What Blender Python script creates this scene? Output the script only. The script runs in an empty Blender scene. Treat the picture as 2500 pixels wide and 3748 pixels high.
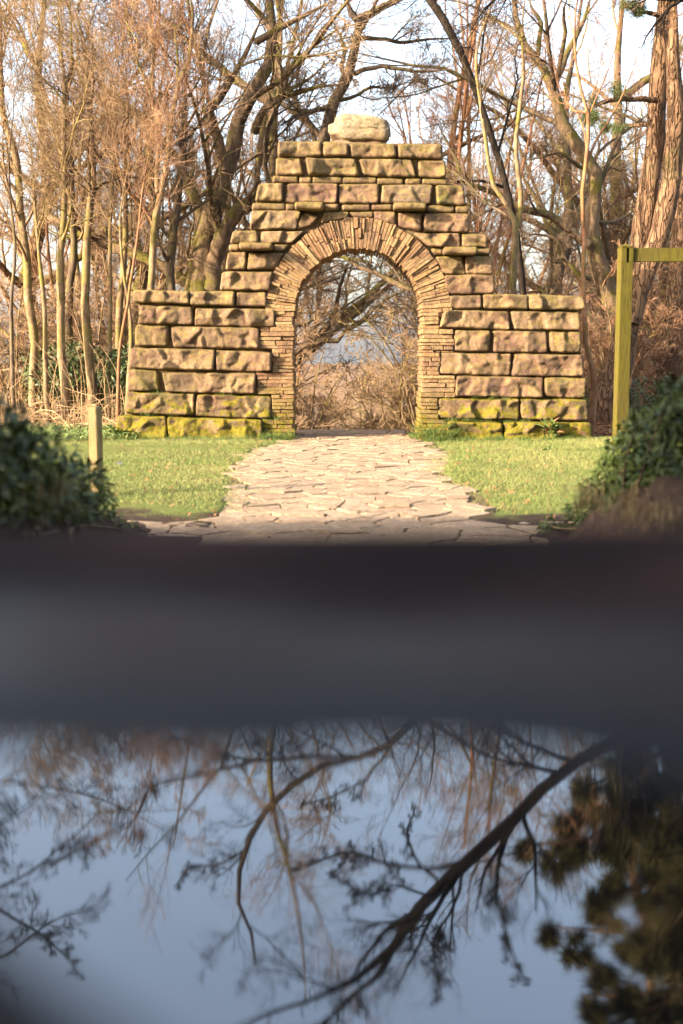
import bpy, math, random
import numpy as np
from mathutils import Vector, noise as mnoise

random.seed(7)
RNG = np.random.default_rng(7)
SC = bpy.context.scene
COL = SC.collection

# ------------------------------------------------------------------ camera
F = 4500.0                 # focal length in photo pixels (photo 2500 x 3748)
CX, CY = 1250.0, 1874.0
PITCH = math.atan(578.0 / F)
CAMZ = 1.05
TERR = 0.91                # level of the puddle on the terrace
WALLY = 15.3
cam = bpy.data.cameras.new('camera')
cam_o = bpy.data.objects.new('camera', cam)
COL.objects.link(cam_o)
cam_o.location = (0, 0, CAMZ)
cam_o.rotation_euler = (math.pi / 2 - PITCH, 0, 0)
cam.sensor_fit = 'VERTICAL'
cam.sensor_height = 36.0
cam.lens = F / 3748.0 * 36.0
cam.clip_start = 0.02
cam.clip_end = 2000
cam.dof.use_dof = True
cam.dof.focus_distance = WALLY
cam.dof.aperture_fstop = 1.6
SC.camera = cam_o

# ------------------------------------------------------------------ sky, sun, exposure
SUN_EL = math.radians(19)
SUN_AZ = math.radians(60)      # to the left of straight behind the camera
world = bpy.data.worlds.new("World")
SC.world = world
world.use_nodes = True
wn = world.node_tree
wn.nodes.clear()
sky = wn.nodes.new('ShaderNodeTexSky')
sky.sky_type = 'NISHITA'
sky.sun_disc = False
sky.sun_elevation = SUN_EL
TO_SUN = Vector((-math.sin(SUN_AZ) * math.cos(SUN_EL), -math.cos(SUN_AZ) * math.cos(SUN_EL), math.sin(SUN_EL)))
sky.sun_rotation = math.atan2(TO_SUN.x, TO_SUN.y)
sky.dust_density = 5.0
bg = wn.nodes.new('ShaderNodeBackground')
bg.inputs['Strength'].default_value = 0.13
wo = wn.nodes.new('ShaderNodeOutputWorld')
veil = wn.nodes.new('ShaderNodeMix')       # thin even high cloud over the whole sky
veil.data_type = 'RGBA'
veil.inputs[0].default_value = 0.22
veil.inputs[7].default_value = (2.3, 2.35, 2.5, 1)
wn.links.new(sky.outputs[0], veil.inputs[6])
wn.links.new(veil.outputs[2], bg.inputs[0])
wn.links.new(bg.outputs[0], wo.inputs[0])
sl = bpy.data.lights.new('sun', 'SUN')
sl.energy = 2.5
sl.angle = math.radians(0.5)
sl.color = (1.0, 0.82, 0.60)
so = bpy.data.objects.new('sun', sl)
COL.objects.link(so)
so.rotation_euler = (-TO_SUN).to_track_quat('-Z', 'Y').to_euler()
so.location = (-10, -8, 20)
SC.view_settings.view_transform = 'Standard'
SC.view_settings.look = 'None'
SC.view_settings.gamma = 1
SC.view_settings.use_curve_mapping = False
SC.view_settings.exposure = 2.78
SC.cycles.max_bounces = 8
SC.cycles.sample_clamp_indirect = 6

# ------------------------------------------------------------------ projection helpers (where things stand)
_fw = np.array([0, math.cos(PITCH), -math.sin(PITCH)])
_up = np.array([0, math.sin(PITCH), math.cos(PITCH)])
_rt = np.array([1.0, 0, 0])


def ray(px, py):
    return _fw + (px - CX) / F * _rt + (CY - py) / F * _up


def P(px, py, Y):
    d = ray(px, py)
    return np.array([0, 0, CAMZ]) + d * (Y / d[1])


def PR(px, py, Y):
    """point at distance Y whose mirror image in the puddle is seen at px, py"""
    d = ray(px, py)
    d = np.array([d[0], d[1], -d[2]])
    return np.array([0, 0, 2 * TERR - CAMZ]) + d * (Y / d[1])


def sstep(x, a, b):
    t = np.clip((x - a) / (b - a), 0, 1)
    return t * t * (3 - 2 * t)


# ------------------------------------------------------------------ object helpers
def mesh_np(name, V, F_, smooth=False):
    """F_: array (n,3) / (n,4), or a list of such arrays"""
    if not isinstance(F_, list):
        F_ = [F_]
    F_ = [np.asarray(f, dtype=np.int32) for f in F_ if len(f)]
    V = np.asarray(V, dtype=np.float32)
    me = bpy.data.meshes.new(name)
    me.vertices.add(len(V))
    me.vertices.foreach_set('co', V.ravel())
    nl = sum(f.size for f in F_)
    me.loops.add(nl)
    me.loops.foreach_set('vertex_index', np.concatenate([f.ravel() for f in F_]))
    tot = np.concatenate([np.full(len(f), f.shape[1], np.int32) for f in F_])
    st = np.concatenate([[0], np.cumsum(tot)[:-1]]).astype(np.int32)
    me.polygons.add(len(tot))
    me.polygons.foreach_set('loop_start', st)
    me.polygons.foreach_set('loop_total', tot)
    me.polygons.foreach_set('use_smooth', np.full(len(tot), bool(smooth)))
    me.update(calc_edges=True)
    return me


def tag(o, label=None, cat=None, group=None, kind=None):
    if label: o['label'] = label
    if cat: o['category'] = cat
    if group: o['group'] = group
    if kind: o['kind'] = kind
    return o


def thing(name, loc, label, cat, group=None):
    o = bpy.data.objects.new(name, None)
    o.empty_display_size = 0.1
    COL.objects.link(o)
    o.location = loc
    return tag(o, label, cat, group)


def link(name, me, mat=None, parent=None, loc=None):
    if mat is not None and not me.materials:
        me.materials.append(mat)
    o = bpy.data.objects.new(name, me)
    COL.objects.link(o)
    if parent is not None:
        o.parent = parent
    if loc is not None:
        o.location = loc
    return o


def part(name, V, F_, mat, parent, smooth=False, world=True, kind=None):
    V = np.asarray(V, dtype=np.float64)
    if world and parent is not None:
        V = V - np.array(parent.location)
    o = link(name, mesh_np(name, V, F_, smooth), mat, parent)
    if kind: o['kind'] = kind
    return o


def copy_tree(root, loc, rz=0, sc=1.0, label=None, group=None):
    r = root.copy()
    COL.objects.link(r)
    r.location = loc
    r.rotation_euler = (0, 0, rz)
    r.scale = (sc, sc, sc) if not isinstance(sc, tuple) else sc
    if label: r['label'] = label
    if group: r['group'] = group
    for ch in list(root.children):
        c = ch.copy()
        COL.objects.link(c)
        c.parent = r
    return r


# ------------------------------------------------------------------ node material helpers
class NT:
    def __init__(self, name):
        self.m = bpy.data.materials.new(name)
        self.m.use_nodes = True
        self.t = self.m.node_tree
        self.b = self.t.nodes['Principled BSDF']
        self.tc = self.t.nodes.new('ShaderNodeTexCoord')
        self.co = self.tc.outputs['Object']

    def n(self, typ, **kw):
        nd = self.t.nodes.new('ShaderNode' + typ)
        for k, v in kw.items():
            setattr(nd, k, v)
        return nd

    def l(self, a, b):
        self.t.links.new(a, b)

    def set(self, sock, v):
        if isinstance(v, bpy.types.NodeSocket):
            self.l(v, sock)
        else:
            sock.default_value = v

    def noise(self, scale, detail=4, rough=0.6, co=None, dist=0.0):
        nd = self.n('TexNoise')
        nd.inputs['Scale'].default_value = scale
        nd.inputs['Detail'].default_value = detail
        nd.inputs['Roughness'].default_value = rough
        nd.inputs['Distortion'].default_value = dist
        self.l(co or self.co, nd.inputs['Vector'])
        return nd.outputs['Fac']

    def mapping(self, scale=(1, 1, 1), loc=None, co=None):
        nd = self.n('Mapping')
        nd.inputs['Scale'].default_value = scale
        self.l(co or self.co, nd.inputs['Vector'])
        if loc is not None:
            self.set(nd.inputs['Location'], loc)
        return nd.outputs[0]

    def ramp(self, fac, stops):
        nd = self.n('ValToRGB')
        cr = nd.color_ramp
        while len(cr.elements) < len(stops):
            cr.elements.new(0.5)
        for e, (p, c) in zip(cr.elements, stops):
            e.position = p
            e.color = (c[0], c[1], c[2], 1) if not isinstance(c, (int, float)) else (c, c, c, 1)
        self.set(nd.inputs[0], fac)
        return nd.outputs[0]

    def mix(self, fac, a, b, mode='MIX'):
        nd = self.n('Mix', data_type='RGBA', blend_type=mode)
        self.set(nd.inputs[0], fac)
        for s, v in ((nd.inputs[6], a), (nd.inputs[7], b)):
            if isinstance(v, tuple): v = (v[0], v[1], v[2], 1)
            self.set(s, v)
        return nd.outputs[2]

    def math(self, op, a, b=0.0, clamp=False):
        nd = self.n('Math', operation=op, use_clamp=clamp)
        self.set(nd.inputs[0], a)
        self.set(nd.inputs[1], b)
        return nd.outputs[0]

    def bump(self, h, strength=0.5, dist=0.02):
        nd = self.n('Bump')
        nd.inputs['Strength'].default_value = strength
        nd.inputs['Distance'].default_value = dist
        self.l(h, nd.inputs['Height'])
        self.l(nd.outputs[0], self.b.inputs['Normal'])

    def col(self, c):
        if isinstance(c, tuple): c = (c[0], c[1], c[2], 1)
        self.set(self.b.inputs['Base Color'], c)

    def rough(self, r):
        self.set(self.b.inputs['Roughness'], r)

    def spec(self, s):
        self.b.inputs['Specular IOR Level'].default_value = s

    def rnd(self):
        return self.n('ObjectInfo').outputs['Random']

    def nz(self):
        g = self.n('NewGeometry')
        s = self.n('SeparateXYZ')
        self.l(g.outputs['Normal'], s.inputs[0])
        return s.outputs['Z']

    def posz(self):
        g = self.n('NewGeometry')
        s = self.n('SeparateXYZ')
        self.l(g.outputs['Position'], s.inputs[0])
        return s.outputs['Z']


def stone_mat(name, cols, lichen=0.5, algae=0.3, moss=0.0, mosslow=False, dark=1.0):
    t = NT(name)
    rv = t.rnd()
    base = t.ramp(rv, [(i / (len(cols) - 1), c) for i, c in enumerate(cols)])
    n1 = t.noise(5.5, 5, 0.65)
    c = t.mix(t.ramp(n1, [(0.35, 0.0), (0.68, 1.0)]), base, t.mix(0.6, base, (0.30, 0.20, 0.105)))
    n2 = t.noise(28, 5, 0.7)
    c = t.mix(t.ramp(n2, [(0.3, 0.75), (0.62, 0.0)]), c, (0.062, 0.040, 0.027))
    # purple brown iron staining
    n3 = t.noise(3.1, 3, 0.5, dist=0.8)
    c = t.mix(t.math('MULTIPLY', t.ramp(n3, [(0.5, 0.0), (0.72, 1.0)]), 0.7), c, (0.115, 0.058, 0.046))
    n7 = t.noise(2.6, 4, 0.6, dist=.5)
    c = t.mix(t.ramp(n7, [(0.28, 0.75), (0.48, 0.0)]), c, (0.085, 0.062, 0.048))
    n8 = t.noise(4.2, 5, 0.65, dist=.3)
    c = t.mix(t.ramp(n8, [(0.52, 0.0), (0.68, 0.65)]), c, (0.30, 0.205, 0.11))
    # pale lichen
    n4 = t.noise(9, 6, 0.75)
    big = t.noise(1.7, 2)
    lf = t.math('MULTIPLY', t.ramp(n4, [(0.60, 0.0), (0.68, 1.0)]), t.ramp(big, [(0.5, 0.0), (0.62, lichen)]))
    c = t.mix(lf, c, (0.38, 0.34, 0.24))
    # green algae film
    n5 = t.noise(2.3, 4, 0.6)
    c = t.mix(t.ramp(n5, [(0.50, 0.0), (0.68, algae)]), c, (0.135, 0.115, 0.048))
    if moss > 0:
        n6 = t.noise(11, 6, 0.7)
        f = t.math('ADD', n6, t.math('MULTIPLY', t.nz(), 0.22))
        if mosslow:
            f = t.math('ADD', f, t.math('MULTIPLY', t.math('SUBTRACT', 0.42, t.posz()), 0.45))
        mc = t.ramp(t.noise(24, 4), [(0.3, (0.05, 0.052, 0.008)), (0.5, (0.165, 0.142, 0.016)), (0.7, (0.185, 0.10, 0.022))])
        c = t.mix(t.math('MULTIPLY', t.ramp(f, [(0.545, 0.0), (0.62, 1.0)]), moss), c, mc)
    t.col(c)
    t.rough(0.92)
    t.spec(0.15)
    h = t.math('ADD', t.math('MULTIPLY', n2, 0.5), t.math('MULTIPLY', t.noise(75, 4, 0.7), 0.35))
    h = t.math('ADD', h, t.math('MULTIPLY', n4, 0.6))
    t.bump(h, 1.0, 0.03)
    return t.m


SAND = [(0.135, 0.107, 0.080), (0.205, 0.138, 0.086), (0.168, 0.100, 0.072), (0.139, 0.079, 0.062), (0.193, 0.127, 0.082), (0.143, 0.079, 0.066), (0.180, 0.115, 0.075)]
M = {}
M['block'] = stone_mat('sandstone', SAND, moss=0.35, algae=0.14)
M['block_top'] = stone_mat('sandstone weathered', [(0.172, 0.122, 0.065), (0.150, 0.103, 0.057), (0.189, 0.136, 0.073)], algae=0.3, moss=0.45)
M['block_green'] = stone_mat('sandstone algae', [(0.163, 0.114, 0.057), (0.146, 0.096, 0.053)], algae=0.9, moss=0.5)
M['block_base'] = stone_mat('sandstone mossy', [(0.150, 0.107, 0.052), (0.163, 0.112, 0.056)], algae=0.8, moss=1.0, mosslow=True)
M['brick'] = stone_mat('thin stone', [(0.36, 0.22, 0.095), (0.25, 0.13, 0.065), (0.46, 0.32, 0.155), (0.22, 0.145, 0.085), (0.40, 0.27, 0.125), (0.31, 0.165, 0.08)], lichen=0.9, algae=0.15)
M['brick_red'] = stone_mat('thin red stone', [(0.27, 0.13, 0.066), (0.19, 0.11, 0.07), (0.35, 0.215, 0.11), (0.23, 0.10, 0.056), (0.30, 0.18, 0.09)], lichen=0.8, algae=0.1)
M['brick_base'] = stone_mat('thin mossy stone', [(0.26, 0.165, 0.055), (0.22, 0.155, 0.05)], algae=1.0, moss=0.95, mosslow=True)
M['boulder'] = stone_mat('gritstone boulder', [(0.36, 0.30, 0.20), (0.36, 0.30, 0.20)], lichen=0.3, algae=0.15)
M['mortar'] = stone_mat('mortar', [(0.10, 0.068, 0.04), (0.10, 0.068, 0.04)], lichen=0.1, algae=0.4, moss=0.5)
M['mortar_pale'] = stone_mat('pale mortar', [(0.33, 0.23, 0.15), (0.33, 0.23, 0.15)], lichen=0.2, algae=0.1)


def flag_mat():
    t = NT('paving sandstone')
    rv = t.rnd()
    base = t.ramp(rv, [(0, (0.49, 0.355, 0.232)), (0.3, (0.39, 0.275, 0.175)), (0.6, (0.52, 0.385, 0.25)), (1, (0.44, 0.32, 0.215))])
    n1 = t.noise(7, 5, 0.7)
    c = t.mix(t.ramp(n1, [(0.3, 0.6), (0.6, 0.0)]), base, (0.27, 0.19, 0.13))
    n2 = t.noise(30, 5, 0.7)
    c = t.mix(t.ramp(n2, [(0.38, 0.75), (0.56, 0.0)]), c, (0.19, 0.13, 0.08))
    t.col(c)
    t.rough(0.85)
    t.spec(0.2)
    n3 = t.noise(2.2, 5, 0.7)
    c = t.mix(t.ramp(n3, [(0.42, 0.0), (0.62, 0.55)]), c, (0.21, 0.15, 0.10))
    t.col(c)
    lay = t.ramp(t.noise(9, 5, 0.7, co=t.mapping((1.0, 2.4, 1)), dist=.6), [(0.40, 0.0), (0.47, 1.0)])
    t.bump(t.math('ADD', t.math('MULTIPLY', n2, 0.5), t.math('MULTIPLY', lay, 0.5)), 0.9, 0.02)
    return t.m


M['flag'] = flag_mat()


def earth_mat(name, a, b, c3, scale=6):
    t = NT(name)
    n1 = t.noise(scale, 6, 0.7)
    n2 = t.noise(scale * 7, 4, 0.7)
    c = t.ramp(n1, [(0.3, a), (0.5, b), (0.7, c3)])
    c = t.mix(t.ramp(n2, [(0.35, 0.6), (0.6, 0.0)]), c, tuple(x * 0.5 for x in a))
    t.col(c)
    t.rough(0.95)
    t.spec(0.1)
    t.bump(t.math('ADD', n1, n2), 0.8, 0.03)
    return t.m


M['joint'] = earth_mat('joint earth', (0.10, 0.07, 0.04), (0.15, 0.105, 0.06), (0.115, 0.115, 0.04))
M['litter'] = earth_mat('leaf litter', (0.11, 0.06, 0.035), (0.20, 0.12, 0.07), (0.13, 0.10, 0.045), 3)
M['bank'] = earth_mat('bank earth', (0.06, 0.04, 0.03), (0.10, 0.07, 0.055), (0.08, 0.065, 0.035), 5)


def ground_mat():
    t = NT('lawn and wood floor')
    g = t.n('NewGeometry')
    s = t.n('SeparateXYZ')
    t.l(g.outputs['Position'], s.inputs[0])
    n1 = t.noise(1.6, 5, 0.65)
    n2 = t.noise(14, 5, 0.7)
    lawn = t.ramp(n1, [(0.30, (0.15, 0.115, 0.05)), (0.45, (0.15, 0.165, 0.046)), (0.7, (0.12, 0.16, 0.04))])
    lawn = t.mix(t.ramp(n2, [(0.35, 0.6), (0.6, 0.0)]), lawn, (0.07, 0.085, 0.02))
    lit = t.ramp(n2, [(0.3, (0.09, 0.05, 0.03)), (0.5, (0.19, 0.115, 0.065)), (0.7, (0.13, 0.10, 0.045))])
    yy = t.math('ADD', s.outputs['Y'], t.math('MULTIPLY', t.math('SUBTRACT', n1, 0.5), 2.4))
    far = t.ramp(t.math('DIVIDE', yy, 40.0), [(0.398, 0.0), (0.42, 1.0)])
    near = t.ramp(t.math('DIVIDE', yy, 40.0), [(0.198, 1.0), (0.206, 0.0)])
    c = t.mix(far, lawn, lit)
    c = t.mix(near, c, t.ramp(n2, [(0.35, (0.030, 0.019, 0.014)), (0.65, (0.075, 0.05, 0.034))]))
    t.col(c)
    t.rough(0.95)
    t.spec(0.1)
    t.bump(t.math('ADD', n2, t.noise(50, 3)), 0.7, 0.03)
    return t.m


M['ground'] = ground_mat()


def bark_mat(name, a, b, moss=0.3, mosscol=(0.20, 0.19, 0.02), stretch=(1, 1, 0.25), scale=16, bump=0.8, dist=0.02):
    t = NT(name)
    co = t.mapping(stretch)
    n1 = t.noise(scale, 5, 0.7, co=co)
    c = t.ramp(n1, [(0.32, tuple(x * 0.45 for x in a)), (0.48, a), (0.66, b)])
    rv = t.rnd()
    c = t.mix(t.math('MULTIPLY', rv, 0.25), c, tuple(x * 0.6 for x in a))
    if moss:
        n2 = t.noise(1.6, 5, 0.7)
        f = t.math('ADD', n2, t.math('MULTIPLY', t.nz(), 0.08))
        c = t.mix(t.ramp(f, [(0.50, 0.0), (0.60, moss)]), c, t.mix(n1, mosscol, tuple(x * 0.55 for x in mosscol)))
    t.col(c)
    t.rough(0.9)
    t.spec(0.12)
    t.bump(n1, bump, dist)
    return t.m


M['birch'] = bark_mat('pale mossy bark', (0.19, 0.13, 0.075), (0.32, 0.225, 0.13), 0.8, (0.19, 0.17, 0.03), (1, 1, 0.5), 14, 0.5, 0.01)
M['redbark'] = bark_mat('red brown bark', (0.22, 0.105, 0.058), (0.32, 0.18, 0.10), 0.35, (0.22, 0.20, 0.03), (1, 1, 0.4), 14, 0.5, 0.01)
M['oak'] = bark_mat('dark mossy bark', (0.125, 0.085, 0.055), (0.22, 0.15, 0.09), 0.8, (0.14, 0.13, 0.02))
M['darkbark'] = bark_mat('dark bark', (0.11, 0.078, 0.055), (0.20, 0.14, 0.09), 0.35, (0.17, 0.17, 0.02))
M['silhouettebark'] = bark_mat('bark blackened as in shade', (0.010, 0.008, 0.007), (0.02, 0.016, 0.014), 0.0)  # near black colour stands in for shade on the mirrored limbs
M['shadebark'] = bark_mat('dark smooth bark', (0.032, 0.024, 0.018), (0.055, 0.042, 0.032), 0.0)  # dark brown, deepened so the mirrored bough looks shaded
M['pinebark'] = bark_mat('pine bark', (0.135, 0.082, 0.052), (0.25, 0.155, 0.095), 0.12, (0.2, 0.2, 0.03), (1, 1, 0.2), 11, 1.0, 0.09)


def plate_mat(name, a, b):
    t = NT(name)
    co = t.mapping((1, 1, .22))
    v = t.n('TexVoronoi', feature='DISTANCE_TO_EDGE')
    v.inputs['Scale'].default_value = 10
    n0 = t.n('TexNoise'); n0.inputs['Scale'].default_value = 9
    t.l(co, n0.inputs['Vector'])
    ad = t.n('VectorMath', operation='MULTIPLY_ADD')
    t.l(n0.outputs['Color'], ad.inputs[0]); ad.inputs[1].default_value = (.3, .3, .3); t.l(co, ad.inputs[2])
    t.l(ad.outputs[0], v.inputs['Vector'])
    d = v.outputs['Distance']
    n1 = t.noise(30, 5, .7, co=co)
    c = t.ramp(n1, [(.3, a), (.7, b)])
    c = t.mix(t.ramp(d, [(0.0, .55), (0.10, 0.0)]), c, (.06, .038, .026))
    c = t.mix(t.ramp(t.noise(1.5, 4), [(.55, 0.0), (.7, .5)]), c, (.15, .14, .06))
    t.col(c); t.rough(.92); t.spec(.1)
    h = t.math('ADD', t.ramp(d, [(0.0, 0.0), (0.16, 1.0)]), t.math('MULTIPLY', n1, .5))
    t.bump(h, 1.0, .05)
    return t.m


M['pinebark'] = plate_mat('plated pine bark', (0.15, 0.088, 0.055), (0.27, 0.165, 0.10))


def flat_mat(name, a, b, rough=0.8, spec=0.15, scale=3.0, transl=None):
    t = NT(name)
    n1 = t.noise(scale, 3)
    c = t.ramp(n1, [(0.35, a), (0.65, b)])
    c = t.mix(t.math('MULTIPLY', t.rnd(), 0.3), c, tuple(x * 0.55 for x in a))
    t.col(c)
    t.rough(rough)
    t.spec(spec)
    return t.m


M['twig'] = flat_mat('tan twigs', (0.20, 0.128, 0.075), (0.30, 0.20, 0.115))
M['twig_red'] = flat_mat('reddish twigs', (0.215, 0.118, 0.072), (0.29, 0.175, 0.11))
M['twig_dark'] = flat_mat('brown twigs', (0.12, 0.08, 0.052), (0.20, 0.135, 0.08))
M['twig_silhouette'] = flat_mat('twigs blackened as in shade', (0.014, 0.010, 0.009), (0.026, 0.018, 0.015))  # shade put into the colour, so mirrored twigs read as silhouettes
M['twig_green'] = flat_mat('mossy twigs', (0.25, 0.19, 0.07), (0.33, 0.24, 0.11))
M['needle'] = flat_mat('pine needles', (0.085, 0.11, 0.045), (0.14, 0.16, 0.06))
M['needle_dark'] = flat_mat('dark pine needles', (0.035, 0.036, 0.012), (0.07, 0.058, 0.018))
M['dry'] = flat_mat('dry stems', (0.40, 0.26, 0.14), (0.52, 0.36, 0.20))
M['drygrass'] = flat_mat('dry grass', (0.20, 0.15, 0.075), (0.30, 0.235, 0.12))
M['blade'] = flat_mat('grass blades', (0.14, 0.195, 0.045), (0.27, 0.265, 0.095), 0.6, 0.25, 1.2)
M['blade_dk'] = flat_mat('lush grass blades', (0.065, 0.11, 0.022), (0.11, 0.15, 0.035), 0.6, 0.25, 2.0)
M['leaf'] = flat_mat('glossy leaves', (0.030, 0.052, 0.011), (0.075, 0.098, 0.018), 0.45, 0.18, 5)
M['leaf_far'] = flat_mat('shrub leaves', (0.04, 0.068, 0.022), (0.085, 0.105, 0.03), 0.42, 0.35, 4)
M['leaf_weed'] = flat_mat('weed leaves', (0.10, 0.15, 0.04), (0.17, 0.21, 0.06), 0.5, 0.3, 5)
M['leaf_dead'] = flat_mat('dead leaves', (0.20, 0.09, 0.045), (0.32, 0.16, 0.08), 0.8, 0.1, 5)
# M['mossgreen'] = flat_mat('cushion moss', (0.10, 0.095, 0.01), (0.19, 0.125, 0.018), 0.9, 0.05, 9)


def wood_mat(name, a, b, green):
    t = NT(name)
    n1 = t.noise(9, 5, 0.7, co=t.mapping((3, 3, 0.25)))
    n2 = t.noise(2.5, 4, 0.6)
    n3 = t.noise(60, 3, 0.7, co=t.mapping((2, 2, 0.1)))
    c = t.ramp(n1, [(0.3, a), (0.7, b)])
    c = t.mix(t.ramp(n2, [(0.35, 0.35), (0.6, 1.0)]), c, green)
    c = t.mix(t.ramp(n3, [(0.3, 0.8), (0.55, 0.0)]), c, tuple(x * 0.35 for x in a))
    t.col(c)
    t.rough(0.85)
    t.spec(0.15)
    t.bump(n3, 0.5, 0.006)
    return t.m


M['signwood'] = wood_mat('algae covered timber', (0.075, 0.052, 0.02), (0.105, 0.078, 0.022), (0.098, 0.084, 0.011))
M['postwood'] = wood_mat('weathered timber', (0.21, 0.15, 0.085), (0.28, 0.205, 0.115), (0.225, 0.175, 0.07))
M['slot'] = flat_mat('dark timber recess', (0.03, 0.022, 0.012), (0.04, 0.03, 0.015))


def terrace_mat():
    t = NT('wet dark stone')
    sp = t.n('SeparateXYZ')
    t.l(t.co, sp.inputs[0])
    n1 = t.noise(4.6, 3, 0.6)
    n2 = t.noise(25, 4, 0.7)
    # the damp margin round the puddle: darker and glossier than the drier stone farther off
    damp = t.ramp(t.math('ADD', sp.outputs['Y'], t.math('MULTIPLY', t.math('SUBTRACT', n1, .5), .35)), [(0.56, 1.0), (0.72, 0.0)])
    dry = t.ramp(t.noise(3.3, 2), [(0.38, (0.030, 0.018, 0.016)), (0.62, (0.085, 0.044, 0.036))])
    t.col(t.mix(damp, dry, (0.009, 0.008, 0.009)))
    t.rough(t.ramp(damp, [(0.0, 0.85), (1.0, 0.38)]))
    t.set(t.b.inputs['Specular IOR Level'], t.ramp(damp, [(0.0, 0.025), (1.0, 0.055)]))
    t.bump(n2, 0.4, 0.006)
    return t.m


M['terrace'] = terrace_mat()


def water_mat():
    t = NT('puddle water')
    t.col((0.012, 0.011, 0.011))
    t.rough(0.018)
    t.b.inputs['IOR'].default_value = 2.2
    h = t.noise(9, 2, 0.4, co=t.mapping((1, 0.6, 1)))
    t.bump(h, 0.16, 0.004)
    return t.m


M['water'] = water_mat()

# ------------------------------------------------------------------ ground
XC = 0.21


def gh(x, y):
    x = np.asarray(x, float)
    y = np.asarray(y, float)
    z = np.zeros(np.broadcast(x, y).shape)
    # falls away behind the arch
    y0 = 16.55 + sstep(np.abs(x - XC), 1.3, 4.0) * 7.0
    d = np.clip(y - y0, 0, None)
    z = z - 6.0 * (1 - np.exp(-d * 0.10)) - 0.0 * d
    # the banks beside the steps, and the upper level
    xin = 0.98 + 0.02 * np.clip(y, 0, 8)
    hb = np.interp(y, [.8, 3, 4, 5, 6, 7, 7.7], [.86, .76, .66, .52, .32, .07, 0])
    bank = np.clip((np.abs(x) - xin) / 0.3, 0, 1)
    bank = bank * bank * (3 - 2 * bank)
    rise = np.clip(np.abs(x) - xin - 0.25, 0, .9) * 0.16 * (1 - sstep(y, 4.5, 7.4))
    zb = hb * bank + rise
    z = np.where(y < 8.0, zb, z)
    z = np.where(y < 0.85, 0.86, z)
    z = z + 0.07 * np.sin(x * 7 + 2 * np.sin(y * 4)) * np.sin(y * 6 + x * 3) * bank * ((y > .9) & (y < 7.4))
    z = z + 0.02 * np.sin(x * 1.3 + 0.5) * np.cos(y * 1.1) * (y > 8)
    return z


def axis(segs):
    out = []
    for a, b, n in segs:
        out += list(np.linspace(a, b, n, endpoint=False))
    out.append(segs[-1][1])
    return np.array(out)


LE = [(-0.86, 6.0), (-0.80, 7.65), (-0.82, 8.5), (-0.90, 9.76), (-0.97, 12.2), (-1.02, 13.7), (-0.62, 15.2), (-0.57, 17.0)]
RE = [(0.86, 6.0), (0.88, 7.56), (0.92, 8.1), (0.95, 9.2), (0.93, 10.9), (1.12, 12.7), (1.05, 13.7), (0.86, 15.2), (0.90, 17.0)]


def edge_x(tab, y):
    return np.interp(y, [t[1] for t in tab], [t[0] for t in tab])


gx = axis([(-700, -60, 12), (-60, -12, 24), (-12, -3, 30), (-3, 3, 96), (3, 12, 24), (12, 60, 24), (60, 700, 12)])
gy = axis([(-60, -6, 10), (-6, 0.85, 8), (0.85, 8, 84), (8, 24, 70), (24, 60, 30), (60, 900, 16)])
GX, GY = np.meshgrid(gx, gy)
GZ = gh(GX, GY)
nz_ = np.array([mnoise.noise((a * 0.9, b * 0.9, 0.3)) for a, b in zip(GX.ravel(), GY.ravel())]).reshape(GX.shape)
GZ = GZ + np.where((np.abs(GX) < 1.5) & (GY > 7) & (GY < 17), .3, 1) * nz_ * 0.035 * ((GY > 1) & (GY < 60) & ~((np.abs(GX) < 1.3) & (GY > 7) & (GY < 17)))
GZ = np.where((GX > edge_x(LE, GY) + .03) & (GX < edge_x(RE, GY) - .03) & (GY > 5.5) & (GY < 16.6), -0.06, GZ)
V = np.stack([GX, GY, GZ], -1).reshape(-1, 3)
ny, nx = GX.shape
ii = np.arange(ny * nx).reshape(ny, nx)
Q = np.stack([ii[:-1, :-1], ii[:-1, 1:], ii[1:, 1:], ii[1:, :-1]], -1).reshape(-1, 4)
tag(part('ground', V, Q, M['ground'], None, True), 'grassy lawn and brown woodland floor around the arch', kind='structure')


# ------------------------------------------------------------------ terrace with the puddle
def puddle_edge(x):
    # far edge of the water, as distance from the camera
    return 0.422 + 0.002 * np.sin(x * 22) - 0.09 * sstep(x, 0.05, 0.17) + 0.003 * np.sin(x * 60 + 1)


tx = axis([(-6, -0.6, 14), (-0.6, 0.6, 80), (0.6, 6, 14)])
ty = axis([(-4, -0.2, 10), (-0.2, 0.93, 110)])
TX, TY = np.meshgrid(tx, ty)
far = TY - puddle_edge(TX)
leftnear = (-(TX + .041) * .05 - (TY - .257) * .044) / .067 - .012      # shore that comes in at the near left
sd = np.maximum(np.maximum(far, leftnear), np.abs(TX) - 0.5)
sd = np.maximum(sd, -0.3 - TY)
TZ = TERR + np.clip(sd * 0.10, -0.012, 0.006)
tn = .3 * np.array([mnoise.noise((a * 9, b * 9, 2.3)) for a, b in zip(TX.ravel(), TY.ravel())]).reshape(TX.shape)
TZ = TZ + 0.0022 * tn
edge = TY > 0.9299
V = np.stack([TX, TY, TZ], -1).reshape(-1, 3)
ny, nx = TX.shape
ii = np.arange(ny * nx).reshape(ny, nx)
Q = np.stack([ii[:-1, :-1], ii[:-1, 1:], ii[1:, 1:], ii[1:, :-1]], -1).reshape(-1, 4)
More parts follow.
